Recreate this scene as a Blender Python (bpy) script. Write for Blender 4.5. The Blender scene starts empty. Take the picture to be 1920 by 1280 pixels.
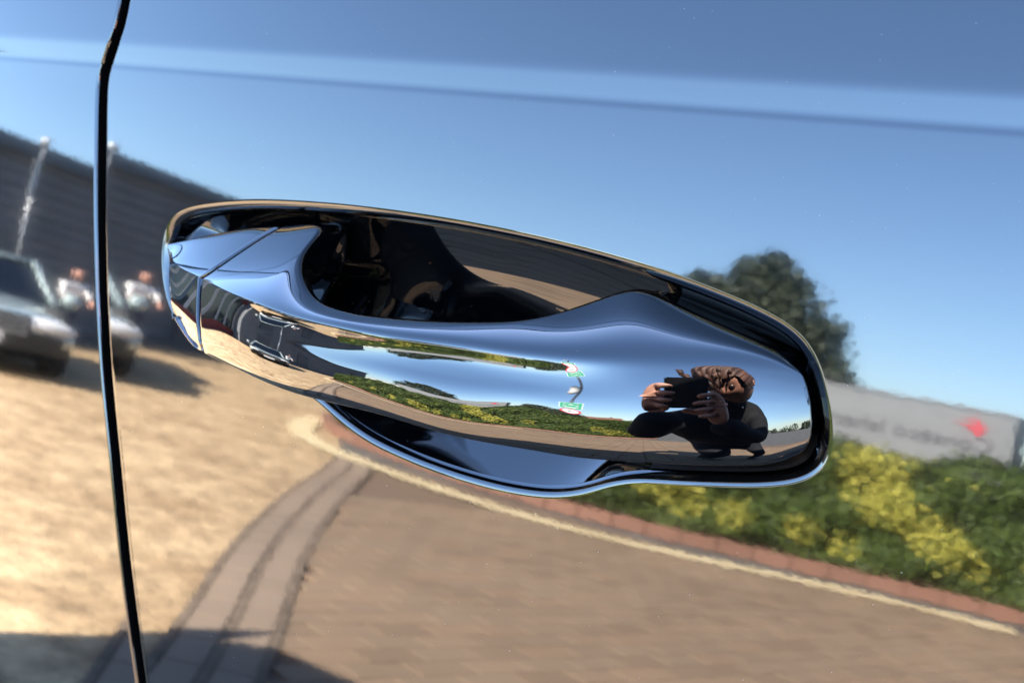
import bpy, bmesh, math, random
import numpy as np
from math import radians, sin, cos, tan, pi, sqrt, atan2
from mathutils import Vector, Matrix

# ------------------------------------------------------------------ camera, sky, sun, exposure
sc = bpy.context.scene
PSI, BETA = radians(32.2), radians(18.3)
FWD = Vector((-sin(PSI)*cos(BETA), cos(PSI)*cos(BETA), -sin(BETA)))
ZH = 0.98
CAM = Vector((0, 0, ZH)) - 0.42*FWD
cd = bpy.data.cameras.new("camera"); cam = bpy.data.objects.new("camera", cd)
sc.collection.objects.link(cam); sc.camera = cam
cam.location = CAM
cam.rotation_euler = FWD.to_track_quat('-Z', 'Y').to_euler()
cd.sensor_width = 36; cd.lens = 36*2200/1920
cd.clip_start = 0.01; cd.clip_end = 5000
cd.dof.use_dof = True; cd.dof.focus_distance = 0.405; cd.dof.aperture_fstop = 14

SUN_EL, SUN_AZ = radians(38.0), radians(-18)      # azimuth from +Y towards +X
world = bpy.data.worlds.new("World"); sc.world = world; world.use_nodes = True
wn = world.node_tree.nodes; wl = world.node_tree.links
bg = wn["Background"]; sky = wn.new("ShaderNodeTexSky"); sky.sky_type = 'NISHITA'
sky.sun_disc = False; sky.sun_elevation = SUN_EL; sky.sun_rotation = SUN_AZ
sky.altitude = 50; sky.air_density = 1.0; sky.dust_density = 0.6; sky.ozone_density = 5.0
bg.inputs[1].default_value = 0.092
wl.new(sky.outputs[0], bg.inputs[0])
ld = bpy.data.lights.new("sun", 'SUN'); sun = bpy.data.objects.new("sun", ld); sc.collection.objects.link(sun)
ld.energy = 5.0; ld.angle = radians(0.53); ld.color = (1.0, 0.94, 0.84)
sdir = Vector((sin(SUN_AZ)*cos(SUN_EL), cos(SUN_AZ)*cos(SUN_EL), sin(SUN_EL)))
sun.rotation_euler = (-sdir).to_track_quat('-Z', 'Y').to_euler(); sun.location = sdir*30
sc.view_settings.view_transform = 'Standard'; sc.view_settings.look = 'None'
sc.view_settings.exposure = 3.78; sc.view_settings.gamma = 1
sc.render.engine = 'CYCLES'
sc.cycles.max_bounces = 8; sc.cycles.glossy_bounces = 6; sc.cycles.diffuse_bounces = 2
sc.cycles.caustics_reflective = False; sc.cycles.caustics_refractive = False

# ------------------------------------------------------------------ measured curves
GEO_GAP = [[1.10568,-0.22401],[1.09217,-0.22237],[1.07853,-0.22408],[1.06808,-0.22863],[1.06101,-0.23199],[1.05062,-0.23158],[0.99955,-0.22584],[0.96428,-0.22122],[0.92876,-0.21512],[0.89301,-0.20753],[0.84408,-0.19859],[0.78617,-0.18738]]   # door gap: height, x (m)
GEO_OUT = [[-0.18348,0.99526],[-0.18197,0.99999],[-0.17873,1.00422],[-0.17151,1.00817],[-0.15415,1.01249],[-0.12981,1.01616],[-0.09538,1.01876],[-0.06334,1.01978],[-0.03104,1.01964],[0.00352,1.01819],[0.03142,1.01579],[0.05571,1.01261],[0.07504,1.00892],[0.08999,1.00521],[0.10106,1.0011],[0.10845,0.99506],[0.11361,0.98561],[0.11729,0.97477],[0.11847,0.96705],[0.11718,0.96009],[0.11158,0.95445],[0.10174,0.95048],[0.08425,0.94645],[0.06572,0.94307],[0.05511,0.94117],[0.0464,0.93804],[0.03667,0.93274],[0.02432,0.92846],[0.00677,0.92602],[-0.01667,0.92571],[-0.04174,0.92758],[-0.06311,0.93129],[-0.07874,0.93717],[-0.08905,0.94198],[-0.10232,0.94506],[-0.11895,0.94787],[-0.13775,0.95049],[-0.15232,0.952],[-0.16413,0.95502],[-0.17311,0.96115],[-0.17937,0.96942],[-0.18277,0.97931],[-0.18408,0.98832]]   # outline of the handle recess on the door: x, z (m)
GEO_NET = [[[-17391,-38,99356],[-17339,-100,99327],[-17279,-163,99287],[-17213,-226,99239],[-17142,-290,99186],[-17069,-354,99131],[-16994,-416,99077],[-16921,-477,99026],[-16849,-537,98981],[-16781,-594,98944],[-16720,-648,98919],[-16702,-664,98913],[-16684,-679,98907],[-16667,-694,98901],[-16651,-709,98895],[-16635,-723,98889],[-16620,-737,98882],[-16527,-833,98826],[-16434,-928,98769],[-16343,-1022,98713],[-16254,-1114,98656],[-16165,-1206,98599],[-16078,-1296,98542],[-15991,-1386,98486],[-15888,-1481,98433],[-15788,-1574,98380],[-15691,-1664,98326],[-15596,-1753,98272],[-15503,-1839,98217],[-15413,-1924,98162],[-15317,-2008,98109],[-15222,-2089,98054],[-15135,-2164,97998],[-15055,-2231,97939],[-14985,-2291,97877],[-14923,-2344,97812],[-14871,-2388,97743],[-14817,-2428,97675],[-14756,-2468,97609],[-14709,-2496,97538],[-14680,-2509,97460],[-15498,-1784,97056],[-15104,-2114,97117],[-14713,-2441,97179],[-14325,-2765,97241],[-13942,-3087,97303]],[[-14144,107,100264],[-14210,-62,100181],[-14278,-253,100078],[-14350,-457,99958],[-14427,-667,99826],[-14511,-872,99686],[-14602,-1067,99543],[-14703,-1241,99399],[-14813,-1387,99260],[-14935,-1496,99130],[-15069,-1561,99013],[-15082,-1564,99003],[-15097,-1567,98992],[-15112,-1569,98981],[-15129,-1570,98970],[-15147,-1570,98958],[-15166,-1569,98945],[-15083,-1658,98870],[-15002,-1746,98794],[-14922,-1832,98719],[-14843,-1918,98643],[-14765,-2003,98568],[-14688,-2087,98492],[-14612,-2170,98417],[-14522,-2257,98345],[-14437,-2340,98272],[-14354,-2421,98198],[-14275,-2498,98123],[-14199,-2573,98047],[-14126,-2645,97970],[-14046,-2717,97896],[-13959,-2789,97823],[-13880,-2854,97748],[-13807,-2914,97670],[-13741,-2967,97590],[-13682,-3014,97508],[-13631,-3055,97422],[-13588,-3088,97334],[-13541,-3119,97247],[-13451,-3164,97175],[-13373,-3199,97099],[-13309,-3222,97018],[-13263,-3228,96929],[-13688,-2818,96644],[-13193,-3222,96742],[-12703,-3623,96841]],[[-11253,383,100783],[-11337,78,100690],[-11418,-276,100571],[-11501,-662,100431],[-11591,-1062,100275],[-11692,-1458,100107],[-11809,-1832,99930],[-11947,-2168,99750],[-12110,-2446,99570],[-12302,-2650,99395],[-12529,-2762,99230],[-12546,-2766,99219],[-12565,-2769,99207],[-12584,-2771,99195],[-12606,-2772,99182],[-12628,-2772,99169],[-12652,-2770,99156],[-12612,-2828,99070],[-12573,-2886,98984],[-12534,-2943,98898],[-12495,-3000,98812],[-12457,-3056,98726],[-12418,-3113,98640],[-12381,-3169,98554],[-12343,-3224,98469],[-12296,-3282,98385],[-12251,-3338,98300],[-12208,-3392,98215],[-12166,-3444,98130],[-12127,-3495,98044],[-12089,-3544,97957],[-12053,-3591,97870],[-12019,-3636,97782],[-11971,-3684,97698],[-11923,-3729,97612],[-11880,-3770,97525],[-11842,-3806,97437],[-11808,-3838,97346],[-11779,-3866,97253],[-11756,-3888,97158],[-11738,-3906,97061],[-11698,-3928,96971],[-11652,-3946,96882],[-11616,-3955,96789],[-11594,-3953,96690],[-11588,-3934,96583]],[[-8930,214,101031],[-8982,-167,100932],[-9020,-609,100808],[-9052,-1089,100663],[-9088,-1589,100499],[-9136,-2088,100320],[-9205,-2563,100128],[-9302,-2996,99927],[-9438,-3366,99721],[-9620,-3651,99511],[-9857,-3832,99303],[-9873,-3839,99290],[-9891,-3845,99277],[-9910,-3850,99263],[-9930,-3853,99249],[-9952,-3855,99234],[-9976,-3855,99219],[-9955,-3892,99132],[-9934,-3929,99046],[-9913,-3967,98959],[-9892,-4004,98873],[-9871,-4041,98787],[-9850,-4078,98700],[-9830,-4115,98614],[-9805,-4152,98529],[-9776,-4189,98444],[-9749,-4225,98358],[-9724,-4259,98272],[-9700,-4292,98185],[-9677,-4324,98098],[-9656,-4354,98010],[-9637,-4382,97922],[-9612,-4411,97834],[-9588,-4437,97746],[-9567,-4460,97657],[-9549,-4481,97566],[-9533,-4500,97474],[-9520,-4516,97381],[-9510,-4529,97287],[-9503,-4539,97191],[-9486,-4548,97098],[-9472,-4554,97003],[-9463,-4554,96905],[-9461,-4548,96804],[-9466,-4536,96700],[-9478,-4516,96591]],[[-8196,-2151,100337],[-8176,-2353,100278],[-8140,-2582,100207],[-8094,-2829,100125],[-8044,-3085,100033],[-7999,-3343,99931],[-7962,-3592,99821],[-7943,-3823,99703],[-7945,-4029,99579],[-7977,-4201,99448],[-8045,-4328,99313],[-8055,-4340,99297],[-8067,-4350,99280],[-8082,-4357,99262],[-8100,-4362,99243],[-8120,-4364,99223],[-8142,-4364,99202],[-8138,-4377,99108],[-8131,-4394,99016],[-8120,-4413,98925],[-8107,-4436,98835],[-8092,-4460,98746],[-8075,-4486,98658],[-8056,-4514,98571],[-8036,-4543,98484],[-8014,-4574,98398],[-7991,-4606,98312],[-7968,-4639,98227],[-7947,-4670,98141],[-7926,-4699,98054],[-7907,-4727,97967],[-7889,-4755,97879],[-7873,-4780,97791],[-7858,-4805,97702],[-7844,-4827,97613],[-7833,-4848,97522],[-7823,-4867,97430],[-7816,-4883,97338],[-7811,-4897,97244],[-7810,-4908,97148],[-7812,-4915,97051],[-7817,-4919,96951],[-7827,-4919,96850],[-7826,-4916,96750],[-7829,-4902,96647],[-7849,-4872,96535]],[[-6071,-3906,99492],[-6044,-3974,99481],[-6009,-4049,99469],[-5967,-4130,99454],[-5922,-4214,99438],[-5878,-4299,99418],[-5835,-4381,99394],[-5799,-4459,99365],[-5771,-4530,99331],[-5754,-4592,99290],[-5751,-4641,99242],[-5754,-4659,99221],[-5759,-4674,99198],[-5767,-4686,99174],[-5778,-4695,99148],[-5792,-4700,99122],[-5808,-4703,99094],[-5805,-4715,99003],[-5798,-4730,98914],[-5787,-4749,98826],[-5776,-4769,98738],[-5762,-4792,98652],[-5748,-4815,98566],[-5732,-4840,98481],[-5714,-4866,98396],[-5696,-4894,98312],[-5676,-4923,98228],[-5657,-4951,98144],[-5639,-4978,98060],[-5623,-5004,97975],[-5607,-5028,97890],[-5592,-5052,97804],[-5578,-5074,97718],[-5566,-5096,97631],[-5555,-5115,97543],[-5545,-5133,97454],[-5538,-5149,97365],[-5532,-5163,97274],[-5528,-5175,97182],[-5527,-5184,97089],[-5529,-5190,96994],[-5533,-5193,96898],[-5541,-5193,96800],[-5555,-5186,96698],[-5579,-5169,96591],[-5615,-5138,96476]],[[-4261,-4237,99400],[-4240,-4282,99396],[-4211,-4333,99392],[-4178,-4387,99388],[-4143,-4443,99383],[-4107,-4499,99375],[-4073,-4554,99364],[-4042,-4606,99350],[-4017,-4654,99330],[-3999,-4696,99305],[-3991,-4729,99273],[-3989,-4753,99244],[-3990,-4774,99214],[-3994,-4790,99182],[-4003,-4802,99148],[-4015,-4809,99112],[-4031,-4813,99075],[-4030,-4820,98985],[-4027,-4830,98897],[-4022,-4842,98809],[-4014,-4857,98722],[-4005,-4875,98637],[-3993,-4895,98552],[-3980,-4916,98468],[-3966,-4939,98385],[-3950,-4964,98302],[-3933,-4990,98220],[-3914,-5017,98139],[-3896,-5045,98058],[-3879,-5071,97976],[-3863,-5096,97894],[-3848,-5119,97811],[-3834,-5141,97727],[-3822,-5162,97643],[-3811,-5181,97558],[-3801,-5199,97472],[-3794,-5214,97385],[-3789,-5226,97296],[-3785,-5237,97207],[-3784,-5245,97116],[-3785,-5251,97024],[-3788,-5254,96931],[-3794,-5253,96835],[-3807,-5245,96736],[-3828,-5228,96631],[-3860,-5198,96520]],[[-2904,-4184,99438],[-2874,-4230,99431],[-2838,-4281,99423],[-2798,-4334,99415],[-2754,-4390,99405],[-2709,-4445,99393],[-2664,-4499,99377],[-2621,-4549,99358],[-2583,-4596,99335],[-2550,-4636,99307],[-2524,-4669,99274],[-2505,-4695,99241],[-2489,-4718,99206],[-2476,-4735,99170],[-2468,-4748,99131],[-2463,-4757,99091],[-2461,-4761,99048],[-2459,-4769,98959],[-2455,-4779,98871],[-2449,-4792,98784],[-2440,-4809,98699],[-2429,-4827,98614],[-2416,-4848,98530],[-2402,-4871,98447],[-2386,-4896,98365],[-2368,-4923,98284],[-2349,-4952,98204],[-2329,-4981,98124],[-2311,-5009,98044],[-2294,-5035,97962],[-2279,-5058,97880],[-2266,-5079,97796],[-2255,-5099,97711],[-2245,-5116,97626],[-2235,-5133,97540],[-2227,-5149,97454],[-2219,-5164,97367],[-2212,-5177,97280],[-2206,-5190,97192],[-2202,-5201,97103],[-2199,-5210,97013],[-2198,-5216,96922],[-2200,-5220,96829],[-2207,-5217,96733],[-2222,-5203,96631],[-2249,-5176,96522]],[[-12,-3603,99598],[20,-3661,99583],[59,-3724,99566],[104,-3791,99547],[152,-3859,99525],[201,-3928,99500],[249,-3995,99471],[296,-4057,99440],[338,-4115,99404],[374,-4164,99364],[402,-4205,99320],[424,-4236,99278],[442,-4264,99235],[456,-4286,99189],[467,-4303,99141],[474,-4314,99091],[479,-4322,99039],[486,-4334,98941],[494,-4350,98844],[505,-4368,98748],[519,-4390,98654],[535,-4416,98561],[554,-4445,98469],[573,-4476,98379],[594,-4508,98289],[616,-4541,98199],[638,-4576,98111],[661,-4611,98022],[682,-4644,97933],[702,-4675,97842],[720,-4703,97751],[736,-4729,97658],[751,-4752,97565],[764,-4774,97470],[776,-4793,97374],[786,-4811,97277],[796,-4828,97180],[805,-4843,97083],[814,-4858,96984],[821,-4872,96886],[828,-4884,96786],[832,-4893,96685],[835,-4899,96582],[833,-4900,96476],[825,-4891,96365],[808,-4870,96248]],[[2449,-2590,99868],[2500,-2692,99837],[2562,-2804,99802],[2631,-2923,99761],[2706,-3045,99714],[2783,-3167,99662],[2859,-3286,99605],[2932,-3398,99543],[2999,-3499,99475],[3056,-3587,99401],[3100,-3658,99322],[3124,-3696,99271],[3144,-3728,99219],[3160,-3755,99165],[3173,-3775,99108],[3182,-3790,99048],[3188,-3800,98987],[3197,-3814,98889],[3207,-3829,98791],[3219,-3847,98695],[3232,-3868,98599],[3248,-3893,98506],[3265,-3920,98413],[3283,-3948,98321],[3302,-3979,98229],[3322,-4011,98139],[3341,-4042,98048],[3359,-4071,97956],[3376,-4097,97863],[3391,-4120,97768],[3404,-4141,97673],[3416,-4160,97576],[3427,-4177,97479],[3438,-4193,97381],[3448,-4209,97283],[3457,-4224,97184],[3467,-4238,97085],[3475,-4251,96986],[3483,-4264,96886],[3491,-4274,96785],[3496,-4282,96682],[3498,-4284,96577],[3497,-4281,96468],[3491,-4271,96356],[3480,-4252,96239],[3467,-4227,96119]],[[3423,-1327,100137],[3514,-1503,100100],[3625,-1698,100058],[3750,-1906,100010],[3884,-2121,99954],[4023,-2335,99890],[4162,-2543,99815],[4295,-2738,99729],[4417,-2914,99629],[4525,-3063,99515],[4612,-3181,99385],[4646,-3225,99322],[4678,-3265,99257],[4705,-3297,99190],[4728,-3322,99120],[4748,-3340,99047],[4765,-3353,98972],[4777,-3371,98874],[4790,-3391,98775],[4804,-3412,98678],[4819,-3435,98581],[4835,-3461,98485],[4852,-3488,98390],[4870,-3516,98295],[4888,-3545,98201],[4906,-3574,98106],[4923,-3601,98011],[4939,-3627,97915],[4955,-3651,97819],[4970,-3674,97722],[4984,-3696,97625],[4997,-3717,97527],[5010,-3736,97428],[5022,-3754,97328],[5034,-3771,97228],[5045,-3787,97128],[5055,-3801,97026],[5064,-3814,96924],[5073,-3826,96821],[5080,-3835,96717],[5085,-3840,96611],[5088,-3841,96502],[5087,-3834,96390],[5081,-3820,96273],[5072,-3798,96153],[5061,-3773,96030]],[[4046,-464,100404],[4152,-686,100358],[4281,-934,100306],[4427,-1198,100246],[4584,-1471,100177],[4746,-1744,100097],[4907,-2009,100003],[5062,-2257,99895],[5204,-2481,99771],[5328,-2673,99628],[5428,-2823,99466],[5464,-2875,99394],[5497,-2922,99320],[5526,-2963,99244],[5552,-2996,99166],[5574,-3023,99084],[5595,-3045,99001],[5611,-3071,98905],[5628,-3098,98809],[5645,-3125,98713],[5662,-3152,98618],[5679,-3180,98522],[5697,-3208,98427],[5715,-3237,98332],[5732,-3265,98237],[5750,-3293,98141],[5767,-3320,98045],[5783,-3345,97948],[5798,-3369,97851],[5813,-3391,97754],[5827,-3413,97655],[5840,-3433,97556],[5853,-3452,97457],[5865,-3469,97356],[5877,-3485,97255],[5888,-3500,97154],[5898,-3514,97052],[5908,-3527,96949],[5917,-3539,96846],[5925,-3548,96741],[5931,-3553,96634],[5935,-3555,96526],[5936,-3549,96413],[5932,-3536,96297],[5924,-3514,96176],[5915,-3489,96053]],[[4821,205,100691],[4929,-45,100629],[5060,-323,100558],[5209,-619,100476],[5369,-924,100383],[5533,-1230,100277],[5697,-1528,100157],[5854,-1807,100023],[5998,-2060,99872],[6123,-2278,99705],[6223,-2450,99521],[6257,-2509,99442],[6289,-2564,99362],[6318,-2612,99280],[6344,-2654,99195],[6368,-2691,99108],[6389,-2723,99020],[6409,-2755,98926],[6428,-2787,98832],[6448,-2819,98738],[6467,-2850,98644],[6485,-2881,98549],[6504,-2911,98455],[6521,-2940,98360],[6539,-2968,98264],[6556,-2995,98168],[6572,-3021,98072],[6588,-3046,97975],[6604,-3069,97878],[6619,-3092,97780],[6633,-3113,97681],[6646,-3133,97582],[6659,-3152,97483],[6672,-3169,97382],[6684,-3186,97282],[6695,-3201,97180],[6706,-3215,97078],[6716,-3227,96975],[6726,-3239,96872],[6734,-3248,96767],[6741,-3253,96660],[6746,-3255,96552],[6748,-3251,96440],[6746,-3238,96324],[6740,-3217,96204],[6732,-3191,96081]],[[5910,97,100409],[5993,-111,100366],[6095,-343,100317],[6210,-592,100260],[6334,-849,100195],[6462,-1108,100119],[6589,-1359,100032],[6711,-1595,99931],[6822,-1808,99816],[6918,-1991,99684],[6994,-2135,99535],[7024,-2192,99461],[7051,-2244,99386],[7077,-2291,99308],[7100,-2332,99229],[7121,-2369,99148],[7140,-2401,99066],[7160,-2436,98971],[7180,-2470,98877],[7200,-2503,98782],[7219,-2535,98686],[7238,-2567,98591],[7257,-2597,98495],[7275,-2627,98399],[7293,-2655,98302],[7310,-2683,98205],[7327,-2709,98108],[7343,-2735,98010],[7359,-2759,97911],[7374,-2782,97812],[7389,-2803,97712],[7403,-2824,97612],[7417,-2843,97511],[7430,-2861,97410],[7442,-2878,97308],[7454,-2893,97205],[7465,-2908,97102],[7476,-2920,96998],[7486,-2932,96893],[7495,-2941,96787],[7503,-2947,96679],[7509,-2949,96570],[7512,-2944,96457],[7511,-2931,96339],[7506,-2909,96217],[7500,-2883,96093]],[[7192,-9,100118],[7241,-170,100093],[7301,-352,100066],[7370,-547,100035],[7445,-750,99999],[7521,-955,99954],[7596,-1155,99901],[7666,-1343,99836],[7728,-1514,99758],[7778,-1661,99666],[7813,-1779,99557],[7829,-1839,99486],[7843,-1895,99413],[7856,-1946,99339],[7865,-1993,99263],[7873,-2034,99186],[7880,-2072,99107],[7901,-2108,99012],[7921,-2143,98917],[7941,-2177,98821],[7960,-2209,98725],[7979,-2240,98629],[7998,-2270,98532],[8016,-2300,98435],[8033,-2328,98337],[8051,-2355,98239],[8067,-2381,98141],[8084,-2406,98042],[8099,-2430,97942],[8115,-2453,97843],[8130,-2474,97742],[8144,-2495,97641],[8158,-2514,97539],[8171,-2532,97437],[8184,-2549,97335],[8196,-2565,97231],[8208,-2579,97127],[8219,-2592,97023],[8230,-2604,96917],[8240,-2613,96810],[8248,-2620,96702],[8255,-2622,96592],[8260,-2619,96479],[8260,-2606,96361],[8257,-2584,96239],[8252,-2557,96113]],[[9109,-233,99706],[9126,-311,99697],[9147,-398,99689],[9172,-493,99679],[9199,-592,99667],[9226,-692,99652],[9252,-789,99632],[9276,-882,99606],[9296,-966,99574],[9311,-1038,99534],[9319,-1097,99486],[9323,-1149,99430],[9326,-1199,99373],[9328,-1244,99314],[9329,-1286,99255],[9328,-1324,99194],[9326,-1360,99132],[9347,-1397,99039],[9367,-1433,98945],[9386,-1466,98850],[9405,-1498,98755],[9424,-1529,98660],[9442,-1559,98564],[9459,-1587,98467],[9476,-1614,98370],[9493,-1640,98273],[9509,-1665,98175],[9525,-1689,98077],[9541,-1712,97978],[9556,-1734,97879],[9571,-1756,97780],[9586,-1776,97680],[9600,-1795,97580],[9614,-1814,97479],[9627,-1832,97378],[9641,-1848,97276],[9653,-1864,97174],[9666,-1877,97070],[9677,-1889,96966],[9688,-1899,96861],[9698,-1906,96755],[9706,-1909,96647],[9713,-1908,96536],[9716,-1897,96421],[9716,-1874,96300],[9713,-1846,96175]],[[10090,-147,99367],[10100,-193,99361],[10112,-244,99354],[10127,-300,99346],[10142,-357,99337],[10158,-416,99325],[10174,-473,99311],[10189,-527,99295],[10201,-576,99274],[10211,-618,99250],[10218,-653,99221],[10223,-686,99187],[10228,-717,99152],[10232,-746,99116],[10235,-772,99079],[10238,-797,99042],[10240,-820,99005],[10272,-851,98920],[10303,-879,98835],[10334,-904,98749],[10360,-931,98661],[10382,-959,98573],[10404,-985,98485],[10425,-1009,98396],[10445,-1032,98306],[10466,-1054,98215],[10484,-1075,98125],[10500,-1096,98033],[10516,-1117,97941],[10532,-1137,97849],[10547,-1156,97757],[10563,-1174,97664],[10578,-1191,97571],[10592,-1207,97477],[10607,-1222,97383],[10621,-1237,97289],[10630,-1253,97194],[10638,-1268,97098],[10645,-1281,97001],[10649,-1293,96903],[10649,-1304,96805],[10647,-1312,96704],[10635,-1318,96603],[10615,-1320,96499],[10591,-1311,96390],[10566,-1298,96279]],[[10440,-108,99071],[10458,-135,99067],[10479,-166,99062],[10502,-199,99057],[10527,-233,99051],[10553,-266,99043],[10579,-298,99034],[10605,-326,99022],[10631,-350,99009],[10654,-368,98992],[10675,-378,98973],[10686,-382,98961],[10697,-385,98949],[10708,-387,98937],[10718,-389,98925],[10728,-390,98912],[10738,-391,98900],[10778,-409,98827],[10817,-425,98754],[10855,-438,98680],[10893,-450,98605],[10924,-466,98528],[10953,-482,98450],[10982,-497,98372],[11010,-511,98293],[11037,-523,98213],[11064,-533,98133],[11085,-549,98052],[11103,-566,97970],[11122,-581,97888],[11140,-596,97806],[11158,-609,97723],[11175,-621,97640],[11192,-631,97556],[11207,-642,97471],[11216,-659,97388],[11224,-675,97303],[11231,-688,97217],[11233,-705,97133],[11223,-730,97051],[11212,-750,96967],[11200,-765,96881],[11170,-793,96806],[11137,-817,96729],[11101,-833,96649],[11063,-843,96566]]]   # measured sections of the pull handle, 0.01 mm
SM_S = 7
# ------------------------------------------------------------------ helpers
COL = sc.collection
rnd = random.Random(7)
def lnk(o, parent=None):
    COL.objects.link(o)
    if parent is not None: o.parent = parent
    return o
def mesh_obj(name, me, parent=None, mat=None):
    o = bpy.data.objects.new(name, me)
    if mat is not None and not me.materials: me.materials.append(mat)
    return lnk(o, parent)
def pyobj(name, V, F, mat, parent=None, smooth=False, loc=None):
    me = bpy.data.meshes.new(name); me.from_pydata([tuple(map(float, v)) for v in V], [], [tuple(map(int, f)) for f in F]); me.update()
    if smooth: me.polygons.foreach_set('use_smooth', [True]*len(me.polygons))
    o = mesh_obj(name, me, parent, mat)
    if loc: o.location = loc
    return o
def npmesh(name, V, Q, mat, normals=None, smooth=True):
    V = np.asarray(V, np.float32); Q = np.asarray(Q, np.int32); me = bpy.data.meshes.new(name)
    k = Q.shape[1]
    me.vertices.add(len(V)); me.vertices.foreach_set('co', V.ravel())
    me.loops.add(Q.size); me.loops.foreach_set('vertex_index', Q.ravel())
    me.polygons.add(len(Q)); me.polygons.foreach_set('loop_start', np.arange(len(Q), dtype=np.int32)*k)
    me.polygons.foreach_set('loop_total', np.full(len(Q), k, np.int32))
    me.update(calc_edges=True); me.validate()
    me.polygons.foreach_set('use_smooth', np.full(len(me.polygons), smooth))
    if normals is not None: me.normals_split_custom_set_from_vertices(np.asarray(normals, np.float32))
    me.materials.append(mat); return me
def empty(name, loc=(0, 0, 0), rz=0, label=None, cat=None, group=None):
    o = bpy.data.objects.new(name, None); o.location = loc; o.rotation_euler = (0, 0, rz); lnk(o)
    tag(o, label, cat, group); return o
def tag(o, label=None, cat=None, group=None, kind=None):
    if label: o['label'] = label
    if cat: o['category'] = cat
    if group: o['group'] = group
    if kind: o['kind'] = kind
    return o
def box(bm, c, s, rz=0, bev=0):
    M = Matrix.Translation(c) @ Matrix.Rotation(rz, 4, 'Z') @ Matrix.Diagonal((s[0], s[1], s[2], 1))
    r = bmesh.ops.create_cube(bm, size=1, matrix=M)
    if bev: bmesh.ops.bevel(bm, geom=list({e for v in r['verts'] for e in v.link_edges}), offset=bev, segments=2, affect='EDGES')
def bmobj(name, bm, mat, parent=None, smooth=False):
    me = bpy.data.meshes.new(name); bm.to_mesh(me); bm.free()
    if smooth: me.polygons.foreach_set('use_smooth', [True]*len(me.polygons))
    return mesh_obj(name, me, parent, mat)
def boxobj(name, c, s, mat, parent=None, rz=0, bev=0):
    bm = bmesh.new(); box(bm, c, s, rz, bev); return bmobj(name, bm, mat, parent)
def cyl(bm, p0, p1, r0, r1=None, n=12):
    p0, p1 = Vector(p0), Vector(p1); r1 = r0 if r1 is None else r1; d = p1-p0
    M = Matrix.Translation((p0+p1)/2) @ d.to_track_quat('Z', 'Y').to_matrix().to_4x4()
    bmesh.ops.create_cone(bm, cap_ends=True, segments=n, radius1=r0, radius2=r1, depth=d.length, matrix=M)
def catmull(P, n, closed=False):
    """dense chord-length Catmull-Rom through P (k,dim) -> n samples"""
    P = np.asarray(P, float)
    if closed:
        Pe = np.vstack([P[-3:], P, P[:4]]); s = 3; e = 3+len(P)
    else:
        Pe = np.vstack([2*P[0]-P[1], P, 2*P[-1]-P[-2]]); s = 1; e = len(P)
    t = np.r_[0, np.cumsum(np.linalg.norm(np.diff(Pe, axis=0), axis=1)**0.75)]
    m = np.zeros_like(Pe); dt = np.diff(t)[:, None]; dv = np.diff(Pe, axis=0)/dt
    m[1:-1] = (dv[:-1]*dt[1:]+dv[1:]*dt[:-1])/(dt[1:]+dt[:-1]); m[0] = dv[0]; m[-1] = dv[-1]
    tt = np.linspace(t[s], t[e], n, endpoint=not closed)
    i = np.clip(np.searchsorted(t, tt, side='right')-1, 0, len(t)-2); h = t[i+1]-t[i]; q = ((tt-t[i])/h)[:, None]; h = h[:, None]
    return (2*q**3-3*q*q+1)*Pe[i]+(q**3-2*q*q+q)*h*m[i]+(-2*q**3+3*q*q)*Pe[i+1]+(q**3-q*q)*h*m[i+1]
def grid_quads(ni, nj, closed=False, off=0):
    I = np.arange(ni if closed else ni-1); J = np.arange(nj-1); I, J = np.meshgrid(I, J, indexing='ij'); I2 = (I+1) % ni
    return np.stack([I*nj+J, I2*nj+J, I2*nj+J+1, I*nj+J+1], -1).reshape(-1, 4)+off
def grid_normals(P, closed=False):
    if closed: du = np.roll(P, -1, 0)-np.roll(P, 1, 0)
    else: du = np.gradient(P, axis=0)
    dv = np.gradient(P, axis=1); n = np.cross(du, dv); return n/np.maximum(np.linalg.norm(n, axis=-1, keepdims=True), 1e-12)
def gsm(P, sig, it=1):
    """gaussian smoothing along axis 0, ends held"""
    r = int(3*sig)+1; k = np.exp(-0.5*(np.arange(-r, r+1)/sig)**2); k /= k.sum()
    Q = np.concatenate([2*P[:1]-P[r:0:-1], P, 2*P[-1:]-P[-2:-r-2:-1]], 0); out = np.zeros_like(P)
    for a in range(2*r+1): out += k[a]*Q[a:a+len(P)]
    out[0] = P[0]; out[-1] = P[-1]; return out

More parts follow.
